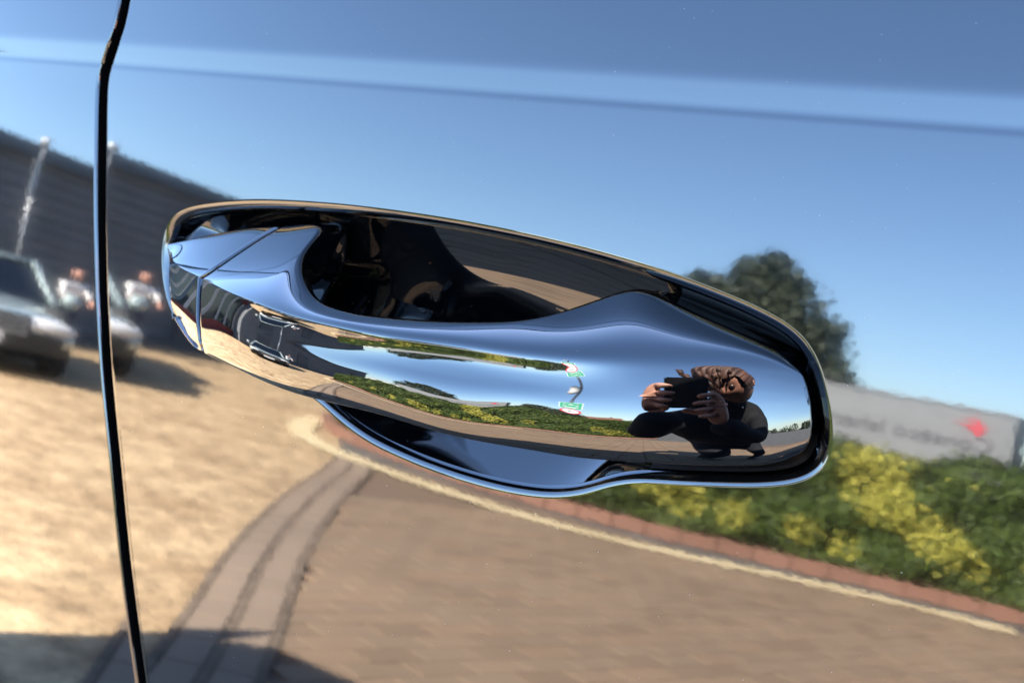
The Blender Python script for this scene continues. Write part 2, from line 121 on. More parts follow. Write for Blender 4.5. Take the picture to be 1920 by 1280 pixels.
# ------------------------------------------------------------------ materials
def new_mat(name):
    m = bpy.data.materials.new(name); m.use_nodes = True; nt = m.node_tree; b = nt.nodes["Principled BSDF"]; return m, nt, b
def simple(name, col, rough=0.6, spec=0.5, metal=0, var=0.0, scale=8, bump=0.0, bscale=40, emit=None, two=None, coords='Object'):
    m, nt, b = new_mat(name); b.inputs['Roughness'].default_value = rough; b.inputs['Specular IOR Level'].default_value = spec
    b.inputs['Metallic'].default_value = metal; b.inputs['Base Color'].default_value = (*col, 1)
    tc = nt.nodes.new('ShaderNodeTexCoord')
    if var or two:
        n = nt.nodes.new('ShaderNodeTexNoise'); n.inputs['Scale'].default_value = scale; n.inputs['Detail'].default_value = 6
        nt.links.new(tc.outputs[coords], n.inputs['Vector']); r = nt.nodes.new('ShaderNodeValToRGB')
        c2 = two if two else tuple(min(1, c*(1+var)) for c in col); c1 = col if two else tuple(c*(1-var) for c in col)
        r.color_ramp.elements[0].position = .35; r.color_ramp.elements[1].position = .65
        r.color_ramp.elements[0].color = (*c1, 1); r.color_ramp.elements[1].color = (*c2, 1)
        nt.links.new(n.outputs['Fac'], r.inputs[0]); nt.links.new(r.outputs[0], b.inputs['Base Color'])
    if bump:
        n2 = nt.nodes.new('ShaderNodeTexNoise'); n2.inputs['Scale'].default_value = bscale; n2.inputs['Detail'].default_value = 4
        bp = nt.nodes.new('ShaderNodeBump'); bp.inputs['Distance'].default_value = bump
        nt.links.new(tc.outputs[coords], n2.inputs['Vector']); nt.links.new(n2.outputs['Fac'], bp.inputs['Height']); nt.links.new(bp.outputs[0], b.inputs['Normal'])
    if emit: b.inputs['Emission Color'].default_value = (*emit[:3], 1); b.inputs['Emission Strength'].default_value = emit[3]
    return m
def brickmat(name, c1, c2, c3):
    m, nt, b = new_mat(name); b.inputs['Roughness'].default_value = .85
    oi = nt.nodes.new('ShaderNodeObjectInfo'); g = nt.nodes.new('ShaderNodeNewGeometry'); tc = nt.nodes.new('ShaderNodeTexCoord')
    ad = nt.nodes.new('ShaderNodeMath'); ad.operation = 'ADD'; nt.links.new(oi.outputs['Random'], ad.inputs[0]); nt.links.new(g.outputs['Random Per Island'], ad.inputs[1])
    fr = nt.nodes.new('ShaderNodeMath'); fr.operation = 'FRACT'; nt.links.new(ad.outputs[0], fr.inputs[0])
    r = nt.nodes.new('ShaderNodeValToRGB'); e = r.color_ramp.elements; e[0].color = (*c1, 1); e[1].color = (*c3, 1); k = e.new(.5); k.color = (*c2, 1)
    n = nt.nodes.new('ShaderNodeTexNoise'); n.inputs['Scale'].default_value = 1.3; n.inputs['Detail'].default_value = 8; nt.links.new(g.outputs['Position'], n.inputs['Vector'])
    mr = nt.nodes.new('ShaderNodeMapRange'); mr.inputs[3].default_value = .7; mr.inputs[4].default_value = 1.25; nt.links.new(n.outputs['Fac'], mr.inputs[0])
    mx = nt.nodes.new('ShaderNodeMix'); mx.data_type = 'RGBA'; mx.blend_type = 'MULTIPLY'; mx.inputs[0].default_value = 1
    nt.links.new(fr.outputs[0], r.inputs[0]); nt.links.new(r.outputs[0], mx.inputs[6]); nt.links.new(mr.outputs[0], mx.inputs[7]); nt.links.new(mx.outputs[2], b.inputs['Base Color'])
    return m
def paint(name, col=(0.0008, 0.0009, 0.0012), peel=1.0, coat=1.7, rough=0.0):
    m, nt, b = new_mat(name); b.inputs['Base Color'].default_value = (*col, 1); b.inputs['Roughness'].default_value = rough
    b.inputs['IOR'].default_value = 1.5; b.inputs['Coat Weight'].default_value = 1; b.inputs['Coat Roughness'].default_value = 0.0; b.inputs['Coat IOR'].default_value = coat
    if peel:
        tc = nt.nodes.new('ShaderNodeTexCoord'); n = nt.nodes.new('ShaderNodeTexNoise'); n.inputs['Scale'].default_value = 300; n.inputs['Detail'].default_value = 1.0
        n3 = nt.nodes.new('ShaderNodeTexNoise'); n3.inputs['Scale'].default_value = 1100; n3.inputs['Detail'].default_value = 2
        ad = nt.nodes.new('ShaderNodeMath'); ad.operation = 'MULTIPLY_ADD'; ad.inputs[1].default_value = .12
        nt.links.new(tc.outputs['Object'], n.inputs['Vector']); nt.links.new(tc.outputs['Object'], n3.inputs['Vector'])
        nt.links.new(n3.outputs['Fac'], ad.inputs[0]); nt.links.new(n.outputs['Fac'], ad.inputs[2])
        bp = nt.nodes.new('ShaderNodeBump'); bp.inputs['Distance'].default_value = 4.0e-6*peel; bp.inputs['Strength'].default_value = 1
        nt.links.new(ad.outputs[0], bp.inputs['Height']); nt.links.new(bp.outputs[0], b.inputs['Normal']); nt.links.new(bp.outputs[0], b.inputs['Coat Normal'])
    return m
M = {}
M['paint'] = paint('black_paint', rough=.058); M['handle'] = paint('handle_paint', peel=0.35); M['cup'] = paint('cup_paint', peel=.2, coat=1.52)
M['rubber'] = simple('black_rubber', (.0016, .0016, .0018), .55, .25, var=.6, scale=900, bump=2e-5, bscale=2500)
M['dark'] = simple('dark_void', (.0005, .0005, .0005), .8, .1)
M['glass'] = paint('tinted_glass', (.002, .002, .002), 0, 1.3)
M['trim'] = simple('satin_trim', (.004, .004, .004), .3, .5)
M['tyre'] = simple('tyre_rubber', (.02, .02, .02), .8)
M['alloy'] = simple('alloy', (.5, .5, .52), .25, .5, metal=1)
M['mirror'] = simple('mirror_glass', (.85, .85, .88), .0, .5, metal=1)
M['dust'] = simple('dust', (.36, .35, .33), .8, .2)

# ------------------------------------------------------------------ the shape of the doors
A0, RZ, RX = radians(12.3), 1.9, 9.0
def base_y(x, z): return RZ*(cos(A0)-np.cos(A0+(z-ZH)/RZ))+x*x/(2*RX)
_zz = np.linspace(1.02, 1.16, 2801)
def _ss(a, b, v): t = np.clip((v-a)/(b-a), 0, 1); return t*t*(3-2*t)
_g = radians(3.4)*np.exp(-.5*((_zz-1.0635)/.0007)**2) - radians(3.2)*_ss(1.0638, 1.0665, _zz)*(1-_ss(1.0715, 1.0755, _zz)) + radians(2.6)*_ss(1.0715, 1.0775, _zz)
_gi = np.cumsum(_g)*(_zz[1]-_zz[0])
def crease_y(z): return np.interp(z, _zz, _gi)
GAP = np.array(GEO_GAP)[::-1]
_gz = np.linspace(.30, 1.13, 400)
_gx = np.interp(_gz, GAP[:, 0], GAP[:, 1]); _gx = np.where(_gz < .79, GAP[0, 1]+(.786-_gz)*(.125-.05*(.786-_gz)), _gx)
_gx = gsm(_gx[:, None], 2.2)[:, 0]
def gap_x(z): return np.interp(z, _gz, _gx)
HG = .0030
def edge_roll(d, r, a=1.15):
    """d: distance from the panel edge; quarter-round drop"""
    q = np.clip(1-d/r, 0, 1); return r*(1-np.sqrt(np.maximum(1-(q*sin(a))**2, 0)))/sin(a)
def front_y(x, z): return base_y(x, z)+crease_y(z)+edge_roll(x-(gap_x(z)+HG), .0017)
REAR_YAW = tan(radians(1.9))
def rear_y(x, z):
    g = gap_x(z)
    return base_y(x, z)+crease_y(z)+REAR_YAW*(x-g)*(1/(1+np.abs(x-g)*.5))+edge_roll(g-HG-x, .0014)
def hf_normals(f, X, Z):
    e = 2e-5; dx = (f(X+e, Z)-f(X-e, Z))/(2*e); dz = (f(X, Z+e)-f(X, Z-e))/(2*e)
    n = np.stack([dx, -np.ones_like(dx), dz], -1); return n/np.linalg.norm(n, axis=-1, keepdims=True)
class Join:
    def __init__(s): s.V = []; s.N = []; s.Q = []; s.n = 0
    def add(s, P, Nn, closed=False, flip=False):
        ni, nj = P.shape[:2]; q = grid_quads(ni, nj, closed, s.n)
        if flip: q = q[:, ::-1]
        s.V.append(P.reshape(-1, 3)); s.N.append(Nn.reshape(-1, 3)); s.Q.append(q); s.n += ni*nj
    def hf(s, f, X, Z):
        Y = f(X, Z); s.add(np.stack([X, Y, Z], -1), hf_normals(f, X, Z))
    def mesh(s, name, mat): return npmesh(name, np.vstack(s.V), np.vstack(s.Q), mat, np.vstack(s.N))
# outline of the handle recess
OUT = catmull(np.array(GEO_OUT), 1400, closed=True)
def csm(P, sig):
    r = int(4*sig); k = np.exp(-.5*(np.arange(-r, r+1)/sig)**2); k /= k.sum(); return sum(k[a+r]*np.roll(P, a, 0) for a in range(-r, r+1))
OUT = csm(OUT, 9)
PX0, PX1, PZ0, PZ1 = -.199, .14, .905, 1.045
zs = np.linspace(PZ0, PZ1, 91); xs = np.linspace(PX0, PX1, 211)
# border nodes clockwise from top-left : top edge, right edge, bottom edge, left edge
B = np.vstack([np.stack([xs[:-1], np.full(210, PZ1)], 1), np.stack([np.full(90, PX1), zs[::-1][:-1]], 1), np.stack([xs[::-1][:-1], np.full(210, PZ0)], 1), np.stack([np.full(90, PX0), zs[:-1]], 1)])
def ext(dx, dz): return int(np.argmax(OUT[:, 0]*dx+OUT[:, 1]*dz))
ks = [ext(-1, 1.8), ext(1, 1.3), ext(1, -1.3), ext(-1, -1.6)]
n = len(OUT); segs = [210, 90, 210, 90]; idx = []
for a in range(4):
    i0 = ks[a]; i1 = ks[(a+1) % 4]
    if i1 <= i0: i1 += n
    idx += list(i0+(i1-i0)*np.arange(segs[a])/segs[a])
idx = np.array(idx); OI = np.stack([np.interp(idx % n, np.arange(n+1), np.r_[OUT[:, k], OUT[:1, k]]) for k in (0, 1)], 1)
OI = OI*.5+csm(OI, 2)*.5
tg = np.roll(OI, -1, 0)-np.roll(OI, 1, 0); tg = csm(tg, 1.5); tg /= np.linalg.norm(tg, axis=1, keepdims=True)
INW = np.stack([tg[:, 1], -tg[:, 0]], 1)          # inward normal (clockwise in x-z seen from -Y)
if ((np.mean(OI, 0)-OI)*INW).sum() < 0: INW = -INW
def ring_y(P): return front_y(P[:, 0], P[:, 1])
# ------------------------------------------------------------------ own car : front door with recess
car = empty('black_car', (0, 0, 0), 0, 'glossy black car seen close up at its front door handle', 'car')
fd_j = Join()
LIPR = .0052
rings = []
tt = np.linspace(1, 0, 34)**1.35
for t in tt[:-1]:                      # from the border inwards to the outline
    P = OI*(1-t)+B*t; rings.append((np.stack([P[:, 0], ring_y(P), P[:, 1]], 1), hf_normals(front_y, P[:, 0], P[:, 1])))
nb = np.zeros((len(OI), 3))
P0 = OI; y0 = ring_y(P0); N0 = hf_normals(front_y, P0[:, 0], P0[:, 1])
TOPF = np.clip(.5-INW[:, 1]*1.1, 0, 1); TOPF = csm(TOPF[:, None], 5)[:, 0]; PHI = np.radians(50+34*TOPF)
for fr in np.r_[0, np.linspace(.04, 1, 22)]:
    ph = (PHI*fr)[:, None]
    P = P0+INW*LIPR*np.sin(ph); pos = np.stack([P[:, 0], ring_y(P)+LIPR*(1-np.cos(ph[:, 0])), P[:, 1]], 1)
    iv = np.stack([INW[:, 0], np.zeros(len(P)), INW[:, 1]], 1); iv -= N0*(iv*N0).sum(1, keepdims=True); iv /= np.linalg.norm(iv, axis=1, keepdims=True)
    rings.append((pos, N0*np.cos(ph)+iv*np.sin(ph)))
Pr = np.stack([r[0] for r in rings], 1); Nr = np.stack([r[1] for r in rings], 1)
fd_j.add(Pr, Nr, closed=True, flip=True)
ztop = np.unique(np.round(np.r_[np.linspace(PZ1, 1.058, 6), np.linspace(1.058, 1.082, 90), np.linspace(1.082, 1.128, 10)], 6))
zbot = np.linspace(.40, PZ0, 60); XR = np.r_[PX1, np.linspace(PX1+.02, .95, 40)]
u = np.r_[0, np.linspace(.01, 1, 26)**1.6]; u = np.r_[np.linspace(0, .0036, 14)/.03, np.linspace(.006/.03, 1, 8)]
def leftcols(zr):
    Z = np.repeat(zr[None, :], len(u), 0); g = gap_x(zr)+HG
    X = g[None, :]+(PX0-g[None, :])*np.clip(u, 0, 1)[:, None]; return X, Z
zall = np.unique(np.round(np.r_[zbot, zs, ztop], 6))
zfine = np.unique(np.round(np.r_[np.linspace(PZ0, 1.058, 300), ztop], 6))
X, Z = leftcols(zfine); fd_j.hf(front_y, X, Z)
X, Z = np.meshgrid(xs, ztop, indexing='ij'); fd_j.hf(front_y, X, Z)
zlow = np.linspace(.40, PZ0, 420); ul = np.r_[np.linspace(0, .003, 14), np.linspace(.006, 1, 60)]
Z = np.repeat(zlow[None, :], len(ul), 0); g_ = gap_x(zlow)+HG; X = g_[None, :]+(PX1-g_[None, :])*ul[:, None]; X[:14] = g_[None, :]+ul[:14, None]; fd_j.hf(front_y, X, Z)
X, Z = np.meshgrid(XR, zall, indexing='ij'); fd_j.hf(front_y, X, Z)
fd = mesh_obj('front_door', fd_j.mesh('front_door', M['paint']), car)
# return flanges of both doors into the gap
def flange(name, f, side, parent):
    zr = np.linspace(.40, 1.128, 900); x = gap_x(zr)+side*HG; y = f(x, zr)
    P = np.stack([np.stack([x, y, zr], 1), np.stack([x+side*.0002, y+.004, zr], 1), np.stack([x-side*.0001, y+.018, zr], 1)], 1)
    return mesh_obj(name, npmesh(name, P.reshape(-1, 3), grid_quads(900, 3), M['dark']), parent)
rear_j = Join()
zrall = np.unique(np.round(np.r_[np.linspace(.40, .70, 60), np.linspace(.70, 1.058, 500), np.linspace(1.058, 1.082, 90), np.linspace(1.082, 1.128, 10)], 6))
ur = np.r_[np.linspace(0, .0036, 16), np.linspace(.006, .03, 5), np.linspace(.05, .80, 40)]
Zr = np.repeat(zrall[None, :], len(ur), 0); Xr = (gap_x(zrall)-HG)[None, :]-ur[:, None]
rear_j.V = []; Y = rear_y(Xr, Zr); rear_j.add(np.stack([Xr, Y, Zr], -1), hf_normals(rear_y, Xr, Zr), flip=True)
rd = mesh_obj('rear_door', rear_j.mesh('rear_door', M['paint']), car)
flange('edge_flange', front_y, 1, fd); flange('edge_flange', rear_y, -1, rd)
# dark weather strip at the bottom of the gap
zr = np.linspace(.38, 1.13, 60); xg = gap_x(zr); yb = base_y(xg, zr)+.017
Pp = np.stack([np.stack([xg-.012, yb, zr], 1), np.stack([xg, yb-.003, zr], 1), np.stack([xg+.012, yb, zr], 1)], 1)
mesh_obj('weather_strip', npmesh('weather_strip', Pp.reshape(-1, 3), grid_quads(60, 3), M['dark']), car)

# ---- recess cup
Pin = P0+INW*LIPR*np.sin(PHI)[:, None]; yin = ring_y(Pin)+LIPR*(1-np.cos(PHI))
C0 = np.array([-.045, .972]); cr = []
axis_a, axis_b = np.array([-.120, .984]), np.array([.070, .966])
ax = axis_b-axis_a; tpar = np.clip(((Pin-axis_a)@ax)/(ax@ax), 0, 1); foot = axis_a+tpar[:, None]*ax
for t in np.r_[0, .012, .024, .036, .048, np.linspace(.062, 1, 35)]:
    P = Pin*(1-t)+foot*t
    dep = TOPF*(.0068*min(t/.042, 1)+.0107*(1-(1-t)**2))+(1-TOPF)*.0175*(1-(1-t)**2.1)
    cr.append(np.stack([P[:, 0], yin*(1-t)+(base_y(foot[:, 0], foot[:, 1])+LIPR)*t+dep, P[:, 1]], 1))
cr = np.stack(cr, 1); cn = -grid_normals(cr, True)
s_ = np.sign((cn[:, 5:20, 1]).mean()); cn = cn if s_ < 0 else -cn
cup = mesh_obj('handle_recess', npmesh('handle_recess', cr.reshape(-1, 3), grid_quads(len(Pin), 40, True), M['cup']), fd)

# rubber gasket between the forward foot of the handle and the recess
ids = [k for k in range(len(Pin)) if Pin[k, 0] > .058]; cut = max(range(len(ids)-1), key=lambda q: ids[q+1]-ids[q]) if ids[-1]-ids[0] >= len(ids) else -1
ids = ids[cut+1:]+ids[:cut+1]; gk = cr[ids][:, 3:26].copy(); gk[:, :, 1] -= .0016; gk[:, 1:, 1] -= .0012*np.abs(np.sin(np.linspace(0, 9, 22)))[None, :]
mesh_obj('handle_gasket', npmesh('handle_gasket', gk.reshape(-1, 3), grid_quads(len(ids), 23), M['rubber']), fd)
# ---- pull handle and its end cap
NET = np.array(GEO_NET, float)/1e5          # stations x points x 3, from the back edge over the crease down to the lower edge
st = []
surf = lambda x, z: float(base_y(np.array(x), np.array(z)))
grip_f = [0, 0, 0, .15, 1, 1, 1, 1, 1, 1, 1, .8, .3, 0, 0, 0, 0, 0]
for i, c in enumerate(NET):
    Bp, Cc, Dp = c[0], c[12], c[-1]; g = grip_f[i]; x = Bp[0]
    zm = (Bp[2]+Dp[2])/2
    gr = [(x, Bp[1]+.0035, Bp[2]+.0003), (x, Bp[1]+.0075, Bp[2]-.0025), (x, Bp[1]+.010, Bp[2]-.008), (x, Cc[1]+.019, zm+.002), (x, Cc[1]+.020, zm-.006), (Dp[0], Dp[1]+.015, Dp[2]+.002), (Dp[0], Dp[1]+.007, Dp[2]-.0012)]
    dd = surf(x, Bp[2])+.012; dl = surf(Dp[0], Dp[2])+.014
    pd = [(x, Bp[1]+.003, Bp[2]-.0006), (x, Bp[1]+.007, Bp[2]-.0012), (x, max(Bp[1]+.012, dd), Bp[2]-.003), (x, dd+.002, zm+.002), (x, dl, zm-.004), (Dp[0], dl, Dp[2]+.006), (Dp[0], (Dp[1]+dl)/2, Dp[2]+.0015)]
    back = np.array(gr)*g+np.array(pd)*(1-g)
    # dense loop: front part (back edge -> lower edge), then underside and back
    lower = back[::-1]
    st.append((c, lower))
F = np.stack([s[0] for s in st]); L = np.stack([s[1] for s in st])
nF = F.shape[1]
def dense(cols, n_s):
    """interpolate stations -> n_s, per point column"""
    out = np.zeros((n_s, cols.shape[1], 3)); mid = cols[:, 22, :] if cols.shape[1] > 22 else cols.mean(1)
    t = np.r_[0, np.cumsum(np.linalg.norm(np.diff(F[:, 22], axis=0), axis=1))]; T = np.linspace(0, t[-1], n_s)
    m = np.zeros_like(cols); dt = np.diff(t)[:, None, None]; dv = np.diff(cols, axis=0)/dt
    m[1:-1] = (dv[:-1]*dt[1:]+dv[1:]*dt[:-1])/(dt[1:]+dt[:-1]); m[0] = dv[0]; m[-1] = dv[-1]
    i = np.clip(np.searchsorted(t, T, side='right')-1, 0, len(t)-2); h = (t[i+1]-t[i])[:, None, None]; q = ((T-t[i])[:, None, None])/h
    return (2*q**3-3*q*q+1)*cols[i]+(q**3-2*q*q+q)*h*m[i]+(-2*q**3+3*q*q)*cols[i+1]+(q**3-q*q)*h*m[i+1], t, T
NS = 420
Fd, t_st, T_st = dense(F, NS); Ld, _, _ = dense(L, NS)
Fd = gsm(Fd, SM_S); Ld = gsm(Ld, 6)
# denser profile with smoothing along the front, closed by the underside
def up_profile(Fi, Li):
    f = catmull(Fi, 180)
    b = catmull(np.vstack([Fi[-2], Fi[-1], Li, Fi[0], Fi[1]]), 100)[8:-8]
    return f, b
Pf = np.zeros((NS, 180, 3)); Pb = np.zeros((NS, 84, 3))
for i in range(NS): Pf[i], Pb[i] = up_profile(Fd[i], Ld[i])
Pf = np.swapaxes(gsm(np.swapaxes(Pf, 0, 1).copy(), 2.2), 0, 1)
LOOP = np.concatenate([Pf, Pb], 1); LOOP = np.swapaxes(csm(np.swapaxes(LOOP, 0, 1).copy(), 1.2), 0, 1)
t_seam = t_st[2]; k_seam = int(np.searchsorted(T_st, t_seam))
def handle_piece(name, i0, i1, seam_at, parent, mat):
    P = LOOP[i0:i1].copy(); nn = np.cross(np.gradient(P, axis=0), np.gradient(P, axis=1)); nn /= np.linalg.norm(nn, axis=-1, keepdims=True)
    cen = P.mean(1, keepdims=True); sg = np.sign(((P-cen)*nn).sum()); nn *= sg
    def endwall(Pe, ne, inward, deep):       # rounded edge then a wall going inside
        rows = []; r = .0011; cc = Pe.mean(0)
        for ph in np.radians([20, 40, 60, 80]):
            rows.append(Pe+inward*r*(sin(ph))-ne*r*(1-cos(ph)))
        if deep:
            for f_ in (.5, 1.0):
                q = rows[3].copy(); ty = np.maximum(base_y(q[:, 0], q[:, 2])+.012, q[:, 1]); q[:, 1] += (ty-q[:, 1])*f_; q -= inward*.0015*f_; rows.append(q)
        else: rows.append(rows[-1]-ne*.004)
        return rows
    d0 = P[0]-P[2]; d0 /= np.linalg.norm(d0, axis=-1, keepdims=True); d1 = P[-1]-P[-3]; d1 /= np.linalg.norm(d1, axis=-1, keepdims=True)
    A = endwall(P[0], nn[0], d0, seam_at == 'r')[::-1]; Z_ = endwall(P[-1], nn[-1], d1, seam_at == 'l')
    P = np.concatenate([np.stack(A), P, np.stack(Z_)], 0); ni, nj = P.shape[:2]
    Pc = np.concatenate([P, P[:, :1]], 1)
    I, J = np.meshgrid(np.arange(ni-1), np.arange(nj), indexing='ij'); J2 = (J+1) % nj
    Q = np.stack([I*nj+J, (I+1)*nj+J, (I+1)*nj+J2, I*nj+J2], -1).reshape(-1, 4)
    if sg < 0: Q = Q[:, ::-1]
    me = npmesh(name, P.reshape(-1, 3), Q, mat); return mesh_obj(name, me, parent)
handle_piece('handle_end_cap', 0, k_seam-2, 'r', fd, M['handle'])
handle_piece('pull_handle', k_seam+4, NS, 'l', fd, M['handle'])
# ------------------------------------------------------------------ the rest of the car
def plan(x): return np.where(x > 1.0, .14*(x-1.0)**2, 0)+np.where(x < -1.2, .10*(x+1.2)**2, 0)
def side_y(x, z): return base_y(x, np.minimum(z, 1.128))+crease_y(z)+plan(x)
def panel(name, f, us, vs, mat, parent, flip=False):
    U, V_ = np.meshgrid(us, vs, indexing='ij'); P = f(U, V_); q = grid_quads(len(us), len(vs))
    if flip: q = q[:, ::-1]
    return mesh_obj(name, npmesh(name, P.reshape(-1, 3), q, mat), parent)
def st3(x, y, z): return np.stack([x+0*z, y+0*x, z+0*x], -1)
def ytop(x): return side_y(x, np.full_like(np.asarray(x, float), 1.128))
def sidep(x, z): return st3(x, side_y(x, z), z)
panel('front_wing', sidep, np.linspace(.956, 2.2, 40), np.linspace(.42, 1.05, 30), M['paint'], car)
panel('rear_wing', sidep, np.linspace(-2.2, -1.045, 40), np.linspace(.24, 1.128, 40), M['paint'], car)
panel('sill', lambda x, z: st3(x, base_y(x, z)+.012+(.40-z)*.35+plan(x), z), np.linspace(-1.3, 1.2, 30), np.linspace(.20, .395, 8), M['trim'], car)
GT = .225
def glassp(x, t): return st3(x, ytop(x)+.014+GT*t+.02*t*t, 1.135+.50*t)
panel('front_window', glassp, np.linspace(-.20, .80, 20), np.linspace(0, 1, 10), M['glass'], car)
panel('rear_window', glassp, np.linspace(-1.0, -.25, 20), np.linspace(0, 1, 10), M['glass'], car)
panel('quarter_window', glassp, np.linspace(-1.62, -1.05, 12), np.linspace(0, 1, 10), M['glass'], car)
for a, b_ in ((-.25, -.20), (-1.05, -1.0)):
    panel('door_pillar', lambda x, t: glassp(x, t)-np.array([0, .002, 0]), np.linspace(a, b_, 3), np.linspace(0, 1, 6), M['trim'], car)
panel('rear_pillar', glassp, np.linspace(-2.22, -1.62, 6), np.linspace(0, 1, 10), M['paint'], car)
panel('waist_trim', lambda x, t: st3(x, ytop(x)-.001+.016*t, 1.128+.008*np.sin(t*pi*.9)), np.linspace(-1.62, .95, 60), np.linspace(0, 1, 8), M['trim'], car)
panel('roof_rail', lambda x, t: st3(x, ytop(x)+.255+.11*t, 1.640+.075*np.sin(t*pi/2)), np.linspace(-2.25, .75, 40), np.linspace(0, 1, 8), M['paint'], car)
panel('roof', lambda x, t: st3(x, ytop(x)+.365+(1.13-0*x)*t, 1.715+.05*np.sin(t*pi)), np.linspace(-2.25, .60, 20), np.linspace(0, 1, 16), M['paint'], car)
panel('windscreen', lambda t, s: np.stack([.60+.66*t, ytop(np.full_like(t, .9))+.30*(1-t)+.05+(1.75-.62*(1-t))*s, 1.68-.58*t+.0*s], -1), np.linspace(0, 1, 10), np.linspace(0, 1, 8), M['glass'], car)
panel('bonnet', lambda x, s: np.stack([x, plan(x)+.06+(1.74-2*plan(x))*s, 1.09-.06*(x-1.2)-.08*np.maximum(x-1.9, 0)+.03*np.sin(s*pi)], -1), np.linspace(1.2, 2.2, 14), np.linspace(0, 1, 12), M['paint'], car)
panel('tailgate', lambda t, s: np.stack([-2.24-.02*np.maximum(t-.4, 0)/.6, .10+.15*np.maximum(t-.5, 0)*2+(1.66-.3*np.maximum(t-.5, 0)*2)*s, .45+1.24*t], -1), np.linspace(0, 1, 12), np.linspace(0, 1, 8), M['paint'], car)
panel('front_bumper', lambda t, s: np.stack([2.2+.12*np.sin(s*pi)+0*t, .18+1.50*s+0*t, .25+.75*t], -1), np.linspace(0, 1, 6), np.linspace(0, 1, 16), M['paint'], car)
panel('rear_bumper', lambda t, s: np.stack([-2.2-.08*np.sin(s*pi)+0*t, .14+1.58*s+0*t, .22+.5*t], -1), np.linspace(0, 1, 6), np.linspace(0, 1, 16), M['paint'], car)
panel('far_side', lambda x, z: st3(x, 1.86-side_y(x, z)+0*z, z), np.linspace(-2.2, 2.2, 30), np.linspace(.25, 1.12, 16), M['paint'], car)
panel('far_windows', lambda x, t: glassp(x, t)*np.array([1, -1, 1])+np.array([0, 1.86, 0]), np.linspace(-2.14, .9, 16), np.linspace(0, 1, 8), M['glass'], car)
boxobj('underbody', (0, .93, .26), (4.1, 1.55, .12), M['dark'], car)
boxobj('shadow_block', (-.84, .93, .99), (2.74, 1.20, 1.38), M['dark'], car, bev=.05)  # unseen solid block added inside the body to stop leaks in its cast shadow
def wheel(parent, c, r=.35, w=.22, rimmat=None):
    bm = bmesh.new(); cyl(bm, (c[0], c[1]-w/2, c[2]), (c[0], c[1]+w/2, c[2]), r, r, 40)
    bmesh.ops.bevel(bm, geom=[e for e in bm.edges if len(e.link_faces) == 2 and any(len(f.verts) > 4 for f in e.link_faces)], offset=.03, segments=3, affect='EDGES')
    tp = bmobj('wheel', bm, M['tyre'], parent, True)
    for s in (-1, 1):
        bm = bmesh.new(); y = c[1]+s*(w/2+.004); cyl(bm, (c[0], y-.01*s, c[2]), (c[0], y, c[2]), r*.68, r*.66, 32)
        for k in range(5):
            a = k*2*pi/5; box(bm, (c[0]+cos(a)*r*.35, y+s*.008, c[2]+sin(a)*r*.35), (.05, .02, .05))
        bmobj('rim', bm, rimmat or M['alloy'], tp)
for x in (-1.42, 1.40):
    for y in (.16, 1.70): wheel(car, (x, y, .35))
# own door mirror
bm = bmesh.new(); bmesh.ops.create_uvsphere(bm, u_segments=32, v_segments=20, radius=1)
for v in bm.verts:
    x, y, z = v.co; p = 3.0; nrm = (abs(x)**p+abs(y)**p+abs(z)**p)**(1/p); v.co = Vector((x/nrm, y/nrm, z/nrm))
    v.co.x = max(v.co.x, -.55); v.co = Vector((.86+v.co.x*.085, -.13+v.co.y*.125, 1.195+v.co.z*.085))
mr = bmobj('door_mirror', bm, M['paint'], car, True)
bm = bmesh.new(); cyl(bm, (.87, .045, 1.13), (.86, -.05, 1.16), .03, .028); bmobj('mirror_arm', bm, M['trim'], mr, True)
bm = bmesh.new(); cyl(bm, (.8115, -.13, 1.195), (.8095, -.13, 1.195), .1, .1, 40)
for v in bm.verts: v.co.z = 1.195+(v.co.z-1.195)*.66; v.co.y = -.13+max(-1, min(1, (v.co.y+.13)/.085))*.098
bmobj('mirror_pane', bm, M['mirror'], mr)

# ------------------------------------------------------------------ dust and scratches on the paint
V, Fq = [], []
def speck(p, nrm, r):
    nrm = Vector(nrm).normalized(); t1 = nrm.orthogonal().normalized(); t2 = nrm.cross(t1); k = len(V); n_ = 6; a0 = rnd.random()*6
    e = rnd.uniform(.4, 1); 
    for a in range(n_):
        an = a0+a*2*pi/n_; rr = r*rnd.uniform(.7, 1.2); V.append(Vector(p)+nrm*.00003+t1*(cos(an)*rr)+t2*(sin(an)*rr*e))
    V.append(Vector(p)+nrm*(.00003+r*.5)); 
    for a in range(n_): Fq.append((k+a, k+(a+1) % n_, k+n_))
for _ in range(460):
    x, z = rnd.uniform(-.2, .16), rnd.uniform(.80, 1.10)
    y = float(front_y(np.array(x), np.array(z)))
    d = np.min(np.hypot(OUT[:, 0]-x, OUT[:, 1]-z)); inside = (-.18 < x < .115 and .93 < z < 1.015 and d < .05) or (-.17 < x < .11 and .94 < z < 1.01)
    if inside: continue
    speck((x, y, z), hf_normals(front_y, np.array(x), np.array(z)), 10**rnd.uniform(-4.2, -3.62))
for _ in range(420):
    i, j = rnd.randrange(len(cr)), rnd.randrange(2, 36); p = cr[i, j]
    if p[2] > .97 and rnd.random() < .75: continue
    speck(p, cn[i, j], 10**rnd.uniform(-4.3, -3.75))
for _ in range(70):
    i, j = rnd.randrange(60, NS-20), rnd.randrange(2, 120); p = LOOP[i, j]; a = LOOP[i+1, j]-p; b_ = LOOP[i, j+1]-p; nn = np.cross(a, b_)
    if nn[1] > 0: nn = -nn
    speck(p, nn, 10**rnd.uniform(-4.4, -3.9))
